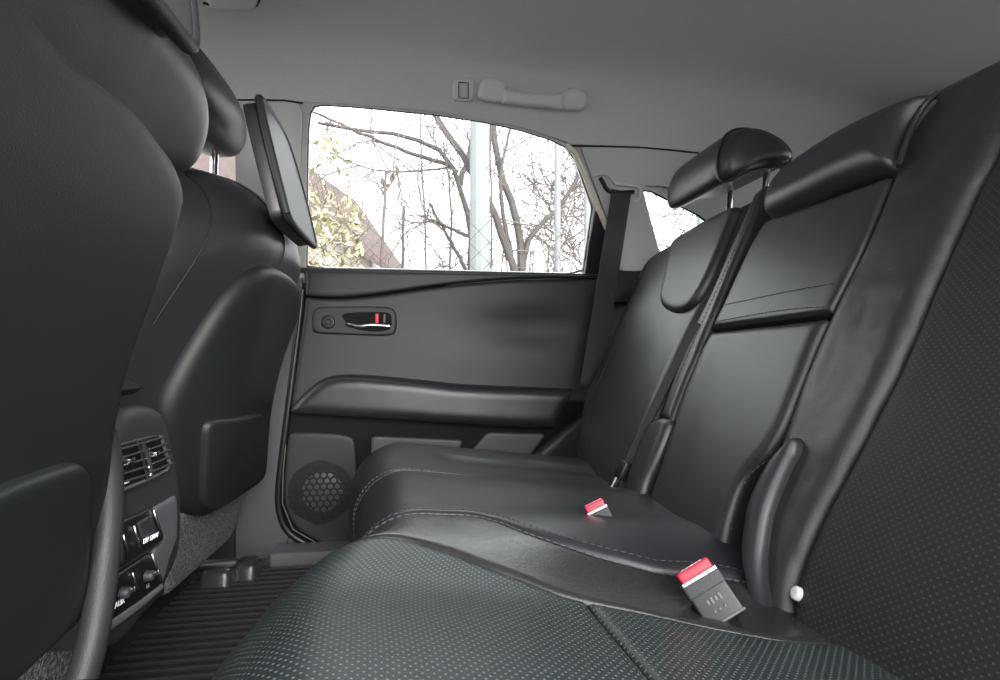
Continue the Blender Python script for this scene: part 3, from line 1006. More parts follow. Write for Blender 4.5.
tube('top_roll_piping', 'leather', mid, [REAR.map(s, t, .014) for s, t in chaikin(ru([(939, 92), (922, 106), (908, 136), (899, 166)], .014), 2)], .0035, 8)

# ---- far backrest --------------------------------------------------------
fl = [(668, 243), (652, 252), (641, 265), (629, 293), (617, 320), (606, 348), (597, 368), (588, 385), (581, 402), (577, 430), (573, 470), (571, 500)]
fr = [(752, 196), (738, 228), (725, 258), (711, 290), (697, 316), (687, 335), (675, 362), (664, 385), (653, 410), (638, 445), (624, 480), (616, 520)]
fo2, ff2 = pad('backrest', 'leather', far, REAR, ru(fl), ru(fr), r=.022, depth=.10, nu=28, nv=50, n0=.0, crown=.006, cw=.08)
up = [(672, 240), (668, 258), (664, 280), (659, 298), (662, 308), (676, 314.5), (692, 306), (706, 284), (720, 253), (732, 222), (742, 202), (716, 214), (692, 228)]
upo, upf = blob('shoulder_patch', 'leather', far, REAR, ru(up, .008), r=.014, depth=.03, n0=.014, rings=12, npts=100, label='raised upper pad of the far backrest')
# pleat line dividing the outer bolster
tube('bolster_seam', 'seam', far, path_on(ff2, ru([(648, 262), (637, 290), (628, 318), (617, 344), (604, 372), (594, 400), (586, 440), (582, 480)]), 50, off=-.0002), .0013, 6)
# inboard edge roll, wing and cover strip
er1 = [(756, 195), (743, 224), (729, 255), (716, 287), (702, 316), (692, 335), (686, 352)]
er2 = [(769, 184), (758, 214), (744, 246), (729, 281), (716, 314), (706, 336), (699, 356)]
eo, ef = pad('edge_roll', 'leather', far, REAR, ru(er1 + [(676, 376), (668, 398), (662, 418)]), ru(er2 + [(688, 380), (680, 402), (672, 424)]), r=.010, depth=.08, nu=12, nv=50, n0=.006)
stitches('edge_stitching', far, [path_on(ef, ru([(757, 206), (744, 236), (730, 268), (716, 300), (702, 330), (690, 358), (678, 386)]), 120, off=.0008)], r=.0006, dash=.005, gap=.003, mat='thread_dark')
wo = [(664, 417), (652, 421), (645, 434), (636, 455), (628, 478), (624, 500), (628, 525), (636, 545)]
wi = [(675, 420), (670, 424), (664, 440), (656, 460), (646, 480), (640, 500), (640, 525), (646, 545)]
pad('backrest_wing', 'leather', far, REAR, ru(wo, .008), ru(wi, .008), r=.012, depth=.04, nu=12, nv=36, n0=.014)
# dark lining behind the gaps of the split backrests
LINE = Sheet(REAR.O - REAR.N * .075, REAR.S, REAR.T, REAR.N)
for par, y0, y1 in ((nb, .08, .53), (mid, .535, .80), (far, .805, 1.22)):
    plate('back_shell', 'black', par, LINE, [(y0, -.12), (y1, -.12), (y1, .55), (y0, .55)], thick=.02)
# headrest of the far seat
hsec = [hit(px, py, (0, .885, 0), np.array([0, 1., 0])) for px, py in [(727, 135), (734, 128), (744, 125), (757, 125.5), (774, 132), (790, 142.5), (798, 155), (794, 162), (780, 165), (763, 165.5), (748, 171), (737, 178), (726, 181), (720, 172), (721, 152)]]
hsec = [(p[0], p[2]) for p in hsec]
hr = loft_y('headrest', 'leather', far, hsec, .868, 1.125, p=5.5, n=30, label='raised black leather headrest', min_s=.3)
def hr_ring(y, s):
    S = np.array(chaikin(hsec, 3, True))
    c = S.mean(0)
    S = np.vstack([S, S[:1]])
    return [np.array([c[0] + (q[0] - c[0]) * s, y, c[1] + (q[1] - c[1]) * s]) for q in S]
tube('headrest_piping', 'leather', hr, hr_ring(.90, .995), .0026, 6)
tube('post', 'chrome', hr, [(.672, 1.05, .87), (.668, 1.05, .82), (.65, 1.05, .74)], .006, 12)
tube('post', 'chrome', hr, [(.672, .93, .87), (.668, .93, .82), (.65, .93, .74)], .006, 12)

# ---- buckles and the middle belt -----------------------------------------
def quad_dirs(c, ex, ey):
    return np.array(c), np.array(ex) / np.linalg.norm(ex), np.array(ey) / np.linalg.norm(ey)
def buckle(label, P, X, Y, w, h, th, full=True):
    """P: centre of the top edge of the front face, X across, Y up along the buckle"""
    Z = np.cross(X, Y)
    b = empty('seat_belt_buckle', tuple(P - Y * h), label, 'seat belt buckle', 'rear seat belt buckles')
    v, f = box_geo(P - Y * (h / 2 + .001) - Z * th / 2, (X, Y, Z), (w / 2 * .985, h / 2 - .001, th / 2 * .98), .003, 3)
    mesh('housing', v, f, 'black', b)
    v, f = box_geo(P - Y * .008 - Z * th / 2, (X, Y, Z), (w / 2 * 1.01, .0075, th / 2 * 1.02), .003, 3)
    mesh('collar', v, f, 'trim', b)
    v, f = box_geo(P - Y * .0015 + Z * .0005, (X, Y, Z), (w / 2 * .93, .0016, .001), .0006, 2)
    mesh('slot_edge', v, f, 'steel', b)
    v, f = box_geo(P + Y * .002 - Z * (th * .45), (X, Y, Z), (w / 2 * .86, .0065, th * .36), .0025, 3)
    rb = mesh('release_button', v, f, 'red', b, label='red release button')
    text_part('release_lettering', 'PRESS', 'white', rb, P + Y * .0087 - Z * (th * .45), X, -Z, .0085)
    if full:
        v, f = box_geo(P - Y * h * .93 - Z * th / 2, (X, Y, Z), (w / 2 * .99, .0012, th / 2 * 1.03), .0005, 1)
        mesh('lower_rib', v, f, 'grey_trim', b)
        mb = MB()
        for k, dx in enumerate((-.006, -.002, .002, .006)):
            q = P - Y * h * .52 + X * dx + Z * .0006
            mb.add(*box_geo(q, (X, Y, Z), (.0011, .0028 if k % 2 else .002, .0004), .0002, 1))
        for k, dx in enumerate((-.005, 0, .005)):
            q = P - Y * h * .72 + X * dx + Z * .0006
            mb.add(*box_geo(q, (X, Y, Z), (.0009, .0012, .0004), .0002, 1))
        mb.build('moulded_mark', 'grey_print', b, smooth=False)
    return b
# near buckle: front face corners from the photograph, on a plane facing the cabin
def face_plane(O, N, pts):
    N = np.array(N, float); N /= np.linalg.norm(N)
    return [hit(x, y, O, N) for x, y in pts]
bO = hit(706, 585, (0, .424, 0), np.array([0, 1., 0]))
bN = np.array([-.36, -.85, .36]); bN /= np.linalg.norm(bN)
tl, tr, br = face_plane(bO, bN, [(680, 586), (716, 564), (746, 612)])
X = tr - tl; w = np.linalg.norm(X); X /= w
Y = tr - br; Y -= X * np.dot(X, Y); h = np.linalg.norm(Y); Y /= h
if np.dot(np.cross(X, Y), bN) < 0: X = -X
buckle('near seat belt buckle with red button, standing between nearest and middle rear seat', (tl + tr) / 2, X, Y, w, h, .020)
bO = hit(600, 512, (0, .60, 0), np.array([0, 1., 0]))
bN = np.array([-.30, -.90, .30]); bN /= np.linalg.norm(bN)
tl, tr, br = face_plane(bO, bN, [(586, 514), (607, 503.5), (622, 530)])
X = tr - tl; w = np.linalg.norm(X); X /= w
Y = tr - br; Y -= X * np.dot(X, Y); h = np.linalg.norm(Y); Y /= h
if np.dot(np.cross(X, Y), bN) < 0: X = -X
buckle('far seat belt buckle with red button, at the foot of the far rear backrest', (tl + tr) / 2, X, Y, w, h, .020, False)

mbt = empty('seat_belt', tuple(REAR.map(*REAR.uv(650, 410), .02)), 'narrow black belt strap lying along the inner edge of the far rear backrest', 'seat belt')
cpts = [(s, t) for s, t in ru([(696, 322), (680, 352), (664, 385), (649, 415), (636, 443), (627, 462)], .012)]
cp3 = [REAR.map(s, t, .009) for s, t in cpts]
ribbon('webbing', 'belt', mbt, cp3, tuple(REAR.S * .8 + REAR.N * .6), .015, .003)
v, f = box_geo(REAR.map(*REAR.uv(622, 470, .016), .016), (REAR.S, REAR.T, REAR.N), (.014, .016, .006), .003, 2)
mesh('end_sleeve', v, f, 'black', mbt)
a, b_ = REAR.map(*REAR.uv(619, 476, .018), .018), REAR.map(*REAR.uv(609, 496, .018), .018)
ax = (a - b_) / np.linalg.norm(a - b_)
v, f = box_geo((a + b_) / 2, (np.cross(ax, REAR.N), ax, REAR.N), (.008, np.linalg.norm(a - b_) / 2, .003), .001, 2)
tg = mesh('tongue', v, f, 'black', mbt)
v, f = box_geo((a + b_) / 2 + REAR.N * .0032, (np.cross(ax, REAR.N), ax, REAR.N), (.0024, np.linalg.norm(a - b_) / 2 * .8, .0004), .0001, 1)
mesh('printed_tag', v, f, 'white', tg, label='white printed tag')
# ================================================================== FRONT SEATS
fu = FRONT.uvs
fn_ = empty('front_seat', (-.37, .35, 0), 'nearest black front seat seen from behind, large in the left of the photo', 'car seat', 'front seats')
ff = empty('front_seat', (-.37, .96, 0), 'far black front seat seen from behind, beside the door, with padded rear panel', 'car seat', 'front seats')

# ---- far front seat
fb, fbf = blob('backrest', 'leather', ff, FBENT, [(.76, -.06), (.98, -.07), (1.2, -.06), (1.24, .1), (1.272, .28), (1.292, .40), (1.27, .465), (1.18, .505), (1.06, .515), (.97, .512), (.87, .488), (.775, .425), (.715, .34), (.69, .22), (.70, .05)],
               r=.10, depth=.05, n0=-.004, rings=22, npts=140)
shp = [(168, 470), (158, 425), (162, 400), (185, 357), (212, 314), (231, 289), (249, 272), (265, 264.5), (281, 270), (294, 280), (299.5, 292), (297.5, 312), (288, 336), (276, 371), (268, 410), (265.5, 450), (263, 478), (251, 489), (228, 503), (206, 517), (190, 515.5), (178, 510), (174, 498)]
sh, shf = blob('back_shell', 'shell', ff, FBENT, FBENT.uvs(shp, .004), r=.016, depth=.014, n0=.014, rings=16, npts=140, center=FBENT.uv(228, 400, .004))
pkp = [(203, 514), (204, 480), (206, 440), (207, 428), (211, 422), (220, 420), (262, 413.5), (264.5, 418), (264.5, 450), (262.5, 477), (250, 487), (228, 502)]
blob('seat_pocket', 'shell', ff, FBENT, FBENT.uvs(pkp, .022), r=.003, depth=.010, n0=.024, rings=10, npts=100)
sm1 = path_on(fbf, FBENT.uvs([(230, 180), (222, 200), (208, 226), (190, 250), (172, 275), (152, 304), (141, 322)], -.02), 40, off=.0004)
tube('backrest_seam', 'seam', ff, sm1, .0016, 6)
sm2 = path_on(fbf, FBENT.uvs([(262, 188), (268, 202), (272, 220), (271, 245), (266, 262)], -.03), 30, off=.0004)
tube('backrest_seam', 'seam', ff, sm2, .0013, 6)
h2 = loft_y('headrest', 'leather', ff, [(-.42, .888), (-.45, .91), (-.455, .97), (-.43, 1.02), (-.39, 1.035), (-.35, 1.015), (-.328, .965), (-.335, .912), (-.36, .888)], .83, 1.13, p=3.2, n=24)
tube('post', 'chrome', h2, [(-.385, 1.055, .89), (-.388, 1.055, .80)], .0075, 12)
tube('post', 'chrome', h2, [(-.385, .905, .89), (-.388, .905, .80)], .0075, 12)
def head_panel(par, top, bot, y0, y1, cut=.0):
    """padded panel standing behind the headrest; top/bot are (x, z)"""
    T = np.array([top[0] - bot[0], 0, top[1] - bot[1]])
    sh = Sheet((bot[0], 0, bot[1]), (0, 1, 0), T, (1, 0, 0))
    H = np.linalg.norm(T)
    out = [(y0, .02), (y0 + .01, .0), (y1 - .015, -.004), (y1, .008), (y1 + .006, H * .35), (y1 - .012, H * .75), (y1 - .04, H * .96), (y1 - .08, H), (y0 + .02, H), (y0, H - .02)]
    o, f = blob('headrest_panel', 'panel', par, sh, out, r=.004, depth=.004, n0=.0, rings=10, npts=100, label='upright black panel behind the headrest')
    ot = [np.array(p) for p in chaikin(out, 2, True)]
    rim = [sh.map(s, t, -.004) for s, t in ot]
    tube('panel_rim', 'trim', o, rim + [rim[0]], .007, 8)
    ci = np.mean(ot, 0)
    blob('panel_cover', 'leather', o, sh, [tuple(ci + (p - ci) * .97) for p in ot], r=.006, depth=.018, n0=-.008, rings=8, npts=80)
    return o
head_panel(ff, (-.262, .945), (-.212, .735), .90, 1.125)
# carpeted foot of the backrest, runners
ft = FRONT.uvs([(176, 495), (262, 474), (258, 500), (240, 528), (205, 560), (170, 592), (160, 600), (165, 560)], -.02)
blob('carpet_skirt', 'carpet', ff, FRONT, [(min(s, 1.26), t) for s, t in ft], r=.015, depth=.05, n0=-.012, rings=10, npts=80)
box('cushion', 'leather', ff, (-.66, .97, .20), (.25, .235, .09), .04)
for k, (px, py, hw) in enumerate(((219, 574, .038), (248, 567, .03))):
    c = hit(px, py + 3, (0, 0, .02), np.array([0, 0, 1.]))
    rings = []
    for z, s in ((.0, 1.0), (.035, .82), (.042, .7)):
        rings.append([np.array([c[0] + hw * s * math.copysign(abs(math.cos(a)) ** .5, math.cos(a)), c[1] + .035 * s * math.copysign(abs(math.sin(a)) ** .5, math.sin(a)), z]) for a in np.linspace(0, 2 * math.pi, 25)[:-1]])
    loft('runner_cover', 'rubber', ff, rings)
tube('runner', 'steel', ff, [(-.86, 1.225, .05), (-.40, 1.225, .05)], .010, 8)
tube('runner', 'steel', ff, [(-.86, .76, .05), (-.40, .76, .05)], .010, 8)
# ---- near front seat
nbk, nbf = blob('backrest', 'leather', fn_, FRONT, [(.1, -.07), (.3, -.08), (.55, -.07), (.60, .05), (.618, .2), (.628, .34), (.634, .42), (.63, .47), (.60, .515), (.52, .555), (.42, .575), (.3, .58), (.15, .56), (.06, .48), (.04, .3), (.05, .1)],
                r=.05, depth=.12, n0=-.006, rings=18, npts=140)
ROLL = Sheet(FRONT.map(0, .40, .010), (0, 1, 0), (.50, 0, 1), (1, 0, -.2))
ru_ = ROLL.uvs([(188, 179), (202, 162), (211, 138), (215, 115), (214, 94), (206, 66), (190, 38), (170, 10), (152, -14)]) + [(.40, .155), (.25, .16), (.10, .12), (.07, .03), (.15, .0), (.38, -.02), (.50, -.015)] + ROLL.uvs([(160, 182), (174, 183)])
blob('shoulder_roll', 'leather', fn_, ROLL, ru_, r=.035, depth=.06, n0=.010, rings=16, npts=140, center=ROLL.uv(120, 70), label='upper leather roll of the seat back')
shn = fu([(74, 612), (88, 572), (102, 516), (106, 474), (109, 432), (122, 364), (145, 303), (163, 250), (173, 222), (179, 200), (178, 178), (170, 156), (155, 130), (125, 85), (98, 60), (70, 36), (30, 2)], .012) + [(.30, .485), (.18, .47), (.08, .40), (.05, .2), (.06, .0), (.12, -.075), (.35, -.085), (.52, -.08)]
blob('back_shell', 'shell', fn_, FRONT, shn, r=.030, depth=.05, n0=.028, rings=18, npts=160, center=(.33, .2))
pkn = fu([(78, 600), (82, 540), (83.5, 490), (82, 472), (77, 464), (68, 462), (35, 473), (0, 485)], .03) + [(.20, .11), (.11, .10), (.08, .06), (.10, -.05), (.3, -.07)] + fu([(50, 640), (70, 622)], .03)
blob('seat_pocket', 'shell', fn_, FRONT, pkn, r=.006, depth=.02, n0=.040, rings=12, npts=140)
head_panel(fn_, (-.205, .965), (-.178, .762), .14, .455)
h3 = loft_y('headrest', 'leather', fn_, [(-.36, .90), (-.39, .93), (-.395, 1.0), (-.37, 1.05), (-.33, 1.065), (-.29, 1.045), (-.268, .99), (-.275, .93), (-.30, .90)], .20, .50, p=3.2, n=24)
tube('post', 'chrome', h3, [(-.33, .42, .92), (-.335, .42, .80)], .0075, 12)
tube('post', 'chrome', h3, [(-.33, .28, .92), (-.335, .28, .80)], .0075, 12)
cs = fu([(100, 580), (82, 616), (76, 650), (66, 700), (58, 760)], -.02)
blob('carpet_skirt', 'carpet', fn_, FRONT, cs + [(.40, -.29), (.15, -.29), (.12, -.06), (.5, -.03)], r=.015, depth=.05, n0=-.006, rings=10, npts=80)
box('cushion', 'leather', fn_, (-.66, .35, .20), (.25, .235, .09), .04)

# ================================================================== CENTRE CONSOLE
cn = empty('center_console', (-.36, .66, 0), 'dark centre console between the front seats, with rear air vents and switches', 'console')
cu_ = CONS.uvs
blob('body', 'trim', cn, CONS, cu_([(112, 652), (97, 640), (88, 610), (90, 560), (97, 500), (103, 450), (108, 424), (116, 408), (130, 403.5), (148, 404.5), (158, 409), (165, 427), (172, 462), (177, 498), (177.5, 535), (171, 565), (160, 588), (140, 616)], -.01), r=.018, depth=.28, n0=.0, rings=12, npts=120)
box('tunnel', 'black', cn, (-.70, .66, .10), (.26, .075, .10), .03)
rl = [CONS.map(s, t, .004) for s, t in cu_([(100, 418), (106, 445), (109.5, 478), (108.5, 522), (104.5, 562), (99.5, 605), (92, 645), (82, 680)], .004)]
rlc = chaikin(rl, 2)
tube('side_rail', 'trim', cn, rlc, list(np.interp(np.linspace(0, 1, len(rlc)), [0, .2, 1], [.009, .0125, .0135])), 14)
vb = [(110, 446), (136, 439), (163, 432.5), (166, 440), (175, 469), (150, 479), (124, 489), (118, 472)]
blob('vent_bezel', 'black', cn, CONS, cu_(vb, .004), r=.003, depth=.006, n0=.004, rings=7, npts=80)
tube('vent_rim', 'door_grey', cn, chaikin([CONS.map(s, t, .006) for s, t in cu_([(161, 436), (165, 450), (171, 468), (150, 478.5), (124, 489)], .006)], 1), .0022, 6)
def vent(q, slider):
    """q: left-top, right-top, right-bottom, left-bottom"""
    a, b, c, d = [np.array(p) for p in cu_(q, .006)]
    e = empty('air_vent', tuple(CONS.map(*((a + c) / 2), .006)))
    e.parent = cn
    e.location = tuple(ABS[e] - ABS[cn])
    mb = MB()
    for k in range(5):
        u = (k + .6) / 5.2
        p, r_ = a * (1 - u) + d * u, b * (1 - u) + c * u
        P0, P1 = CONS.map(*p, .0075), CONS.map(*r_, .0075)
        dirx = (P1 - P0)
        mb.add(*box_geo((P0 + P1) / 2, (dirx, np.cross(dirx, (1, 0, .5)), np.array((1, 0, .5))), (np.linalg.norm(dirx) / 2, .0012, .005), .0005, 1))
    mb.build('slats', 'trim', e, smooth=False)
    s = cu_([slider], .011)[0]
    box('slider', 'chrome', e, CONS.map(*s, .012), (.003, .003, .0028), .0012)
    tube('slider_arm', 'trim', e, [CONS.map(s[0] - .014, s[1] + .004, .010), CONS.map(*s, .011), CONS.map(s[0] + .012, s[1], .010)], .0022, 6)
vent([(112, 447), (137, 440), (146, 480), (123, 487)], (128.5, 461))
vent([(141, 439), (160, 434), (170, 468), (150, 477)], (154, 454))
tube('vent_divider', 'steel', cn, [CONS.map(s, t, .011) for s, t in cu_([(137.5, 441), (142, 456), (145, 468), (148, 479)], .011)], .0016, 6)
tube('vent_wheel', 'trim', cn, [CONS.map(s, t, .009) for s, t in cu_([(142, 443), (147, 456), (150, 466), (151, 476)], .009)], .003, 8)
tube('vent_mark', 'white', cn, [CONS.map(s, t, .011) for s, t in cu_([(121, 484.5), (129, 482)], .011)], .0010, 5)
for q in ((149, 467), (150.5, 474.5)):
    box('vent_symbol', 'white', cn, CONS.map(*cu_([q], .012)[0], .012), (.0005, .001, .0013), .0003)
# side face in lighter plastic and the two switch fields
blob('side_trim', 'door_grey', cn, CONS, dens(cu_([(153, 508), (164, 502), (175.5, 495), (177, 512), (176.5, 538), (168, 562), (162.5, 584), (151.5, 552), (163.5, 540)], .002)), r=.003, depth=.006, n0=.004, rings=6, npts=60, center=cu_([(166, 535)], .002)[0], it=1)
blob('switch_field', 'black', cn, CONS, dens(cu_([(120, 521), (152, 507), (163, 539), (140, 553), (120, 567)], .003)), r=.002, depth=.006, n0=.006, rings=6, npts=60, it=1)
blob('switch_field', 'black', cn, CONS, dens(cu_([(115, 575), (150, 552), (162, 582), (138, 601), (107, 622)], .003)), r=.002, depth=.006, n0=.006, rings=6, npts=60, it=1)
blob('lower_lip', 'grey_trim', cn, CONS, dens(cu_([(162, 583), (163, 588), (140, 608), (112, 629), (104, 634), (107, 622), (138, 601)], .004)), r=.003, depth=.006, n0=.007, rings=6, npts=60, it=1)
for a, b in (((134, 526), (140, 548)), ((153.5, 510), (162.5, 538)), ((132.5, 573), (138, 589)), ((152, 554), (161, 581)), ((123, 535), (128, 552))):
    tube('bright_strip', 'steel', cn, [CONS.map(s, t, .0075) for s, t in cu_([a, b], .0075)], .0011, 6)
def cface(pts, n):
    return [CONS.map(*p, n) for p in cu_(pts, n)]
blob('socket_door', 'trim', cn, CONS, dens(cu_([(138, 523), (151.5, 515), (158, 532), (144, 540)], .008), 4), r=.002, depth=.003, n0=.0085, rings=6, npts=48, it=2)
P = cface([(150.8, 538.2), (142, 542.3), (159, 534)], .0112)
text_part('socket_lettering', '12V 120W', 'white', cn, P[0], P[2] - P[1], (0, 0, 1), .0078)
for (px, py), nm in (((146, 576), 'dial'), ((121, 593), 'dial')):
    c = cface([(px, py)], .008)[0]
    rings = []
    for x, r_ in ((0, .0062), (.007, .0057), (.009, .0047)):
        rings.append([c + np.array([x, r_ * math.cos(a), r_ * math.sin(a)]) for a in np.linspace(0, 2 * math.pi, 25)[:-1]])
    d_ = loft('dial', 'trim', cn, rings)
    box('pointer', 'chrome', d_, c + np.array([.010, .0055, .001]), (.001, .0009, .003), .0005)
    box('pointer_dot', 'white', d_, c + np.array([.003, .009, -.005]), (.001, .0013, .0014), .0005)
P = cface([(120, 603), (116.5, 605.5), (124, 600.5)], .0095)
text_part('dial_lettering', 'AUX', 'white', cn, P[0], P[2] - P[1], (0, 0, 1), .0085)
P = cface([(148, 586), (144, 588.5), (151.5, 583.5)], .0095)
text_part('dial_lettering', 'HI', 'grey_print', cn, P[0], P[2] - P[1], (0, 0, 1), .007)
# armrest lid overhanging the rear
loft_y('armrest_lid', 'trim', cn, [(-.70, .468), (-.70, .486), (-.50, .496), (-.36, .494), (-.328, .480), (-.320, .472), (-.335, .466), (-.5, .464)], .565, .692, p=8, n=16)
box('armrest_neck', 'black', cn, (-.50, .63, .455), (.145, .05, .02), .01)

# ================================================================== FLOOR MAT
fm = empty('floor_mat', (-.3, 1.0, 0), 'black ribbed rubber floor mat in the rear footwell', 'floor mat')
mb = MB()
mb.add(*box_geo((-.30, .985, .001), XYZ, (.27, .315, .006), .003, 2))
for k in range(23):
    y = 1.276 - k * .0235
    if y < .76: break
    x0, x1 = (-.50, -.06) if y > .86 else (-.455, -.06)
    mb.add(*box_geo(((x0 + x1) / 2, y, .0095), XYZ, ((x1 - x0) / 2, .0028, .004), .002, 2))
mb.add(*box_geo((-.44, .79, .0095), XYZ, (.005, .03, .0042), .0025, 2))
mb.build('ribbed_sheet', 'rubber', fm)
mb = MB()
mb.add(*box_geo((-.30, 1.302, .012), XYZ, (.28, .006, .014), .004, 2))
mb.add(*box_geo((-.575, .985, .012), XYZ, (.006, .32, .014), .004, 2))
mb.build('raised_edge', 'rubber', fm)
# ================================================================== OUTSIDE
def bark(name, col):
    return grain_mat(name, col, rough=.9, spec=.2, scale=120, bump=.6, dist=.004, vary=.3)
M['bark'] = bark('grey_bark', rgb(.085, .075, .072))
M['bark2'] = bark('brown_bark', rgb(.12, .10, .088))
M['twig'] = bark('pale_twigs', rgb(.16, .135, .128))
M['galv'] = grain_mat('galvanised_steel', rgb(.19, .205, .21), rough=.55, spec=.4, scale=60, bump=.05, vary=.12)
M['leaf'] = plain('pale_dry_leaf', rgb(.42, .36, .24), .8)
M['leaf2'] = plain('olive_leaf', rgb(.14, .14, .06), .8)
M['roof'] = grain_mat('weathered_roof', rgb(.11, .085, .08), rough=.9, spec=.2, scale=30, bump=.3, vary=.3)
M['shed_wall'] = grain_mat('pale_render', rgb(.3, .28, .26), rough=.9, spec=.2, scale=40, bump=.2, vary=.1)
M['ground'] = speckle('damp_gravel', rgb(.30, .29, .28), rgb(.42, .41, .40), 30, bump=.3, dist=.01)
GZ = -.55
gv = MB()
gv.add(*box_geo((0, 3.0, GZ - .05), XYZ, (16, 18, .05), .0, 1))
g = gv.build('ground', 'ground', None, smooth=False)
struct(g)

def at(px, py, Y):
    return hit(px, py, (0, Y, 0), np.array([0, 1., 0]))

def wiggle(pts, amp, n):
    P = resample(chaikin(pts, 2), np.linspace(0, 1, n))
    for i in range(1, n - 1):
        P[i] = P[i] + np.array([random.gauss(0, amp) for _ in range(3)])
    return P

def twig(mb, p, d, L, r, depth, sides=4):
    n = 6
    pts = [p]
    dd = np.array(d, float)
    for i in range(n):
        dd = dd + np.array([random.gauss(0, .22), random.gauss(0, .22), random.gauss(0, .16) + .03])
        dd /= np.linalg.norm(dd)
        pts.append(pts[-1] + dd * L / n)
    rs = list(np.linspace(r, r * .5, n + 1))
    mb.add(*tube_geo(pts, rs, sides, False))
    if depth > 0:
        for k in range(random.choice((2, 3, 3))):
            i = random.randint(1, n)
            nd_ = dd + np.array([random.gauss(0, .8), random.gauss(0, .5), random.gauss(0, .7)])
            nd_ /= np.linalg.norm(nd_)
            twig(mb, pts[i], nd_, L * random.uniform(.45, .75), r * .68, depth - 1, sides)

def tree(label, base, limbs, mat='bark', tw_mat='twig', tw=1, density=6, group='bare trees beyond the far window', down=True, tr=.004):
    """limbs: list of (pixel line, depth range, r0, r1)"""
    t = empty('bare_tree', base, label, 'tree', group)
    mb, mt = MB(), MB()
    for pix, ya, yb_, r0, r1 in limbs:
        P = [at(x, y, ya + (yb_ - ya) * k / max(len(pix) - 1, 1)) for k, (x, y) in enumerate(pix)]
        P = wiggle(P, r0 * .18, 18)
        mb.add(*tube_geo(P, list(np.linspace(r0, r1, len(P))), 7))
        for k in range(density):
            i = random.randint(5, len(P) - 2)
            d = P[i] - P[i - 1]
            d = d / np.linalg.norm(d) + np.array([random.gauss(0, .8), random.gauss(0, .5), random.gauss(0, .6)])
            d /= np.linalg.norm(d)
            twig(mt, P[i], d, random.uniform(.4, .9), tr * 1.7, tw + 1)
    mb.build('trunk', mat, t)
    mt.build('twigs', tw_mat, t)
    return t

def gnd(px, py, Y):
    p = at(px, py, Y); p[2] = GZ
    return p
YA = 4.2
b0 = gnd(520, 300, YA)
tree('grey bare tree with several forking trunks just behind and right of the lamp post', tuple(b0), [
    ([(522, 420), (522, 272), (521, 240), (515, 216), (504, 186), (496, 150), (490, 112), (486, 60)], 4.2, 4.5, .044, .024),
    ([(519, 330), (514, 264), (501, 230), (487, 196), (466, 162), (450, 135), (433, 114), (405, 60)], 4.2, 4.0, .038, .020),
    ([(523, 270), (526, 241), (540, 225), (562, 206), (580, 174), (600, 130)], 4.25, 4.4, .026, .014),
    ([(512, 262), (505, 225), (500, 200), (500, 170), (512, 120)], 4.2, 4.3, .022, .010),
], density=6)
b1 = gnd(472, 300, 4.6)
tree('darker bare tree behind the lamp post whose long branches reach across the window', tuple(b1), [
    ([(474, 420), (472, 272), (469, 226), (463, 195), (454, 168), (444, 152), (411, 137), (380, 133), (348, 128), (318, 123)], 4.6, 4.4, .040, .012),
    ([(457, 172), (450, 165), (400, 150), (372, 138), (348, 128), (322, 115), (300, 108)], 4.55, 4.3, .020, .008),
    ([(450, 167), (425, 171), (400, 172), (370, 170), (345, 160), (330, 152)], 4.55, 4.3, .010, .005),
    ([(466, 270), (453, 245), (440, 222), (429, 203)], 4.5, 4.4, .020, .012),
    ([(470, 237), (450, 228), (421, 216)], 4.5, 4.4, .018, .010),
    ([(460, 185), (470, 150), (478, 120), (482, 80)], 4.6, 4.8, .028, .014),
], mat='bark', density=5)
b2 = gnd(428, 300, 5.2)
tree('thin upright bare sapling left of the lamp post', tuple(b2), [
    ([(427, 420), (426, 264), (424, 200), (421, 150), (420, 112), (419, 60)], 5.2, 5.2, .014, .006)], mat='bark2', density=9, tw=1, tr=.003)
tree('thin leaning sapling in the middle of the window glass, with short side shoots', tuple(gnd(404, 300, 4.8)), [
    ([(405, 420), (404, 275), (403, 235), (404, 206)], 4.8, 4.8, .020, .012),
    ([(452, 400), (449, 272), (452, 225), (449, 180), (444, 150)], 4.8, 4.9, .016, .008)], mat='bark2', density=6, tw=1, tr=.003)
tree('young tree with a few curled dry leaves, in front of the sloping roof', tuple(gnd(381, 300, 3.6)), [
    ([(380, 420), (381, 268), (384, 225), (385, 190), (386, 172)], 3.6, 3.6, .016, .009),
    ([(385, 195), (378, 185), (373, 172)], 3.6, 3.6, .007, .004),
    ([(385, 192), (393, 182), (397, 170)], 3.6, 3.6, .007, .004)], mat='bark2', density=2, tw=0, tr=.003)
def tangle(label, base, region, Y0, Y1, n, tw, mat='twig', r=.008, L=(.5, 1.1)):
    t = empty('bare_shrub', base, label, 'shrub', 'bare brush beyond the far window')
    mb = MB()
    x0, x1, y0, y1 = region
    for k in range(n):
        px = random.uniform(x0, x1); py = random.uniform(y0, y1); Y = random.uniform(Y0, Y1)
        p = at(px, py, Y)
        d = np.array([random.gauss(0, .7), random.gauss(0, .4), random.uniform(.2, 1.0)])
        d /= np.linalg.norm(d)
        twig(mb, p, d, random.uniform(*L), r, tw)
    mb.build('twigs', mat, t)
    mb2 = MB()
    for k in range(7):
        p = at(random.uniform(x0, x1), y1, (Y0 + Y1) / 2)
        q = p.copy(); q[2] = GZ; q[0] = q[0] * .8 + base[0] * .2
        mb2.add(*tube_geo(wiggle([q, (p + q) / 2, p], .03, 8), r * 2, 5))
    mb2.build('stems', 'bark2', t)
tangle('dense tangle of pale bare brush at the rear end of the door window', tuple(gnd(572, 300, 5.5)), (545, 600, 190, 300), 5.0, 6.2, 70, 2)
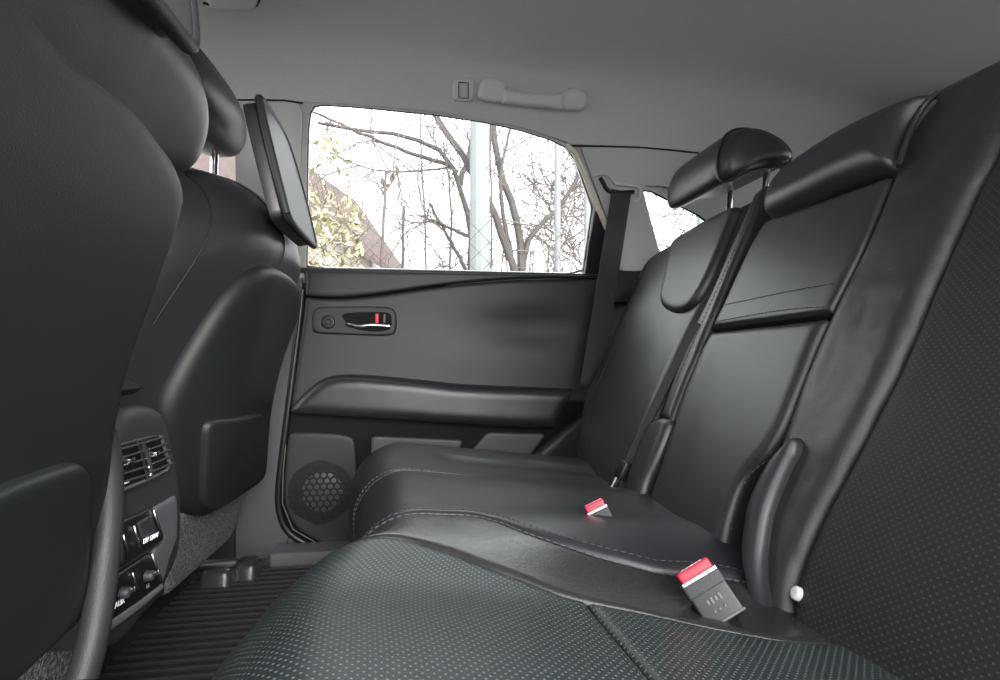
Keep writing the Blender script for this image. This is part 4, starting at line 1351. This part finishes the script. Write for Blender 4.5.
tangle('pale bare brush seen through the small quarter window behind the belt', tuple(gnd(680, 300, 5.0)), (645, 740, 180, 300), 4.6, 5.6, 34, 2)
tangle('low thin brush along the window sill left of the lamp post', tuple(gnd(430, 300, 5.6)), (395, 480, 235, 300), 5.2, 6.0, 16, 1, L=(.3, .7))
tangle('high pale twigs at the top of the window, right of the lamp post', tuple(gnd(540, 300, 6.0)), (500, 590, 130, 250), 5.8, 6.6, 22, 1, r=.005)

# leafy shrub at the left of the window
ls = empty('leafy_shrub', tuple(gnd(330, 300, 3.4)), 'shrub with pale dry leaves at the front edge of the door window', 'shrub')
mb, ml, mo = MB(), MB(), MB()
for k in range(22):
    px, py = random.uniform(303, 360), random.uniform(190, 300)
    p = at(px, py, random.uniform(3.2, 3.7))
    d = np.array([random.gauss(0, .5), random.gauss(0, .3), 1.0]); d /= np.linalg.norm(d)
    twig(mb, p, d, random.uniform(.25, .5), .004, 1)
def leaf_geo(c, s):
    a = np.array([random.gauss(0, 1) for _ in range(3)]); a /= np.linalg.norm(a)
    b = np.cross(a, [random.gauss(0, 1) for _ in range(3)]); b /= np.linalg.norm(b)
    n = np.cross(a, b)
    w = s * random.uniform(.3, .5)
    V = [c - a * s, c - b * w + n * w * .3, c + a * s, c + b * w + n * w * .3, c + n * .0]
    return V, [(0, 1, 4), (1, 2, 4), (2, 3, 4), (3, 0, 4)]
for k in range(520):
    u = random.random()
    px = 305 + 58 * random.random() ** 1.2
    py = random.gauss(235, 32)
    if py < 160 + (px - 305) * .9: continue
    c = at(px, py, random.uniform(3.1, 3.8))
    (ml if random.random() < .8 else mo).add(*leaf_geo(c, random.uniform(.02, .05)))
for k in range(40):
    c = at(random.gauss(330, 9), random.gauss(150, 12), random.uniform(3.2, 3.6))
    (ml if random.random() < .6 else mo).add(*leaf_geo(c, random.uniform(.02, .045)))
mb.build('twigs', 'twig', ls)
ml.build('leaves', 'leaf', ls, smooth=False, label='pale dry leaves')
mo.build('green_leaves', 'leaf2', ls, smooth=False, label='olive green leaves')
mb = MB()
for c2 in ((389, 172), (392, 178), (397, 170), (383, 182), (399, 184), (386, 186)):
    mb.add(*leaf_geo(at(c2[0], c2[1], 3.6), .045))
o = [x for x in COL.objects if x.get('label', '').startswith('young tree')][0]
mb.build('dry_leaves', 'bark2', o, smooth=False)

# lamp post: tapered galvanised column with a base door and arm
po = gnd(480, 300, 3.9)
lpst = empty('lamp_post', tuple(po), 'pale grey galvanised steel lamp post standing outside the middle of the door window', 'lamp post')
rings = []
for z, r_ in ((GZ, .078), (.5, .078), (2.2, .076), (5.5, .055)):
    rings.append([np.array([po[0] + r_ * math.cos(a), po[1] + r_ * math.sin(a), z]) for a in np.linspace(0, 2 * math.pi, 13)[:-1]])
loft('column', 'galv', lpst, rings, sharp=.3)
box('base_plate', 'galv', lpst, (po[0], po[1], GZ + .012), (.16, .16, .012), .004)
tube('lamp_arm', 'galv', lpst, [(po[0], po[1], 5.4), (po[0], po[1] - .2, 5.8), (po[0], po[1] - .9, 6.0)], .03, 8)
box('lamp_head', 'galv', lpst, (po[0], po[1] - 1.15, 6.0), (.13, .3, .06), .03)
tube('cable', 'bark', lpst, wiggle([(po[0] + .083, po[1] - .02, GZ), (po[0] + .085, po[1] - .03, 1.5), (po[0] + .075, po[1] - .03, 5.0)], .004, 30), .007, 6)

# mesh fence with its posts
fe = empty('mesh_fence', tuple(gnd(440, 300, 3.2)), 'thin wire mesh fence with slim pale posts running across the window', 'fence')
FY = 2.8
xa, xb = -1.7, 2.3
mb = MB()
pitch = .115
H0, H1 = .3, 1.22
n = int((xb - xa + (H1 - H0)) / pitch)
for sgn in (1, -1):
    for k in range(n + 1):
        x0 = xa - (H1 - H0) * (sgn > 0) + k * pitch if sgn > 0 else xa + k * pitch
        pts = []
        for u in np.linspace(0, 1, 9):
            x = x0 + sgn * u * (H1 - H0)
            if xa <= x <= xb:
                pts.append((x, FY + sgn * .002, H0 + u * (H1 - H0)))
        if len(pts) > 1:
            mb.add(*tube_geo(pts, .0015, 4, False))
mb.build('wire_mesh', 'bark', fe)
for px in (557.5, 587, 300, 700):
    p = at(px, 200, FY + .04)
    tube('post', 'galv', fe, [(p[0], FY + .04, GZ), (p[0], FY + .04, 1.85)], .017, 10)

# low building with a sloping roof beyond the shrub
sh_ = empty('outbuilding', tuple(gnd(330, 300, 9)), 'low outbuilding with a brown sloping roof behind the leafy shrub', 'building')
p1, p2, p3 = at(292, 150, 9), at(352, 192, 9), at(402, 262, 9)
z1, z2, z3 = p1[2], p2[2], p3[2]
mb = MB()
top_ = [(p1[0] - 1.5, z1 + .9), (p1[0], z1), (p2[0], z2), (p3[0], z3)]
low_ = [(p1[0] - 1.5, z1 - .8), (p1[0], z1 - 1.0), (p2[0] - .2, z2 - .75), (p3[0] - .1, z3 - .25)]
V = [(x, 8.9 + .6, z) for x, z in top_] + [(x, 8.6, z) for x, z in low_] + [(x, 8.9 + .7, z - .06) for x, z in top_] + [(x, 8.6, z - .08) for x, z in low_]
Fc = []
for i in range(3):
    Fc += [(i, i + 1, i + 5, i + 4), (8 + i, 8 + i + 1, 8 + i + 5, 8 + i + 4), (i, i + 1, i + 9, i + 8), (4 + i, 5 + i, 13 + i, 12 + i)]
Fc += [(0, 4, 12, 8), (3, 7, 15, 11)]
mesh('roof', V, Fc, 'roof', sh_, smooth=False)
wx0, wx1 = p1[0] - 1.4, p2[0] + .3
box('wall', 'shed_wall', sh_, ((wx0 + wx1) / 2, 9.6, (GZ + z2 - .8) / 2), ((wx1 - wx0) / 2, .7, (z2 - .8 - GZ) / 2), .01)

# ================================================================== LIGHT AND CAMERA
w = bpy.data.worlds.new('overcast_sky')
SC.world = w
w.use_nodes = True
nt = w.node_tree
bg = nt.nodes['Background']
tc = nt.nodes.new('ShaderNodeTexCoord')
sp = nt.nodes.new('ShaderNodeSeparateXYZ')
nt.links.new(tc.outputs['Generated'], sp.inputs[0])
cr = nt.nodes.new('ShaderNodeValToRGB')
cr.color_ramp.elements[0].position = .0
cr.color_ramp.elements[0].color = rgb(.80, .80, .80)
cr.color_ramp.elements[1].position = .9
cr.color_ramp.elements[1].color = rgb(.91, .955, 1.0)
nt.links.new(sp.outputs['Z'], cr.inputs[0])
nt.links.new(cr.outputs[0], bg.inputs[0])
bg.inputs[1].default_value = 4.9
# added fill light: wide sun lamp lifting the far seat, door and footwell
sl = bpy.data.lights.new('fill_sun', 'SUN')
sl.energy = 8.0
sl.angle = math.radians(45)
sl.color = (1.0, .97, .93)
so_ = bpy.data.objects.new('fill_sun', sl)
COL.objects.link(so_)
so_.location = (2, -5, 3)
so_.rotation_euler = Vector((-.38, .90, -.32)).to_track_quat('-Z', 'Y').to_euler()

cam = bpy.data.cameras.new('camera')
co_ = bpy.data.objects.new('camera', cam)
COL.objects.link(co_)
co_.location = (0, 0, ZC)
co_.rotation_euler = (math.radians(90), 0, -TH)
cam.sensor_width = 36
cam.lens = 36 * F / 1000
cam.shift_y = (HY - 340) / 1000
cam.clip_start = .01
cam.clip_end = 200
SC.camera = co_
SC.view_settings.view_transform = 'Standard'
SC.view_settings.look = 'None'
SC.view_settings.exposure = 0
SC.view_settings.gamma = 1
SC.view_settings.use_curve_mapping = False
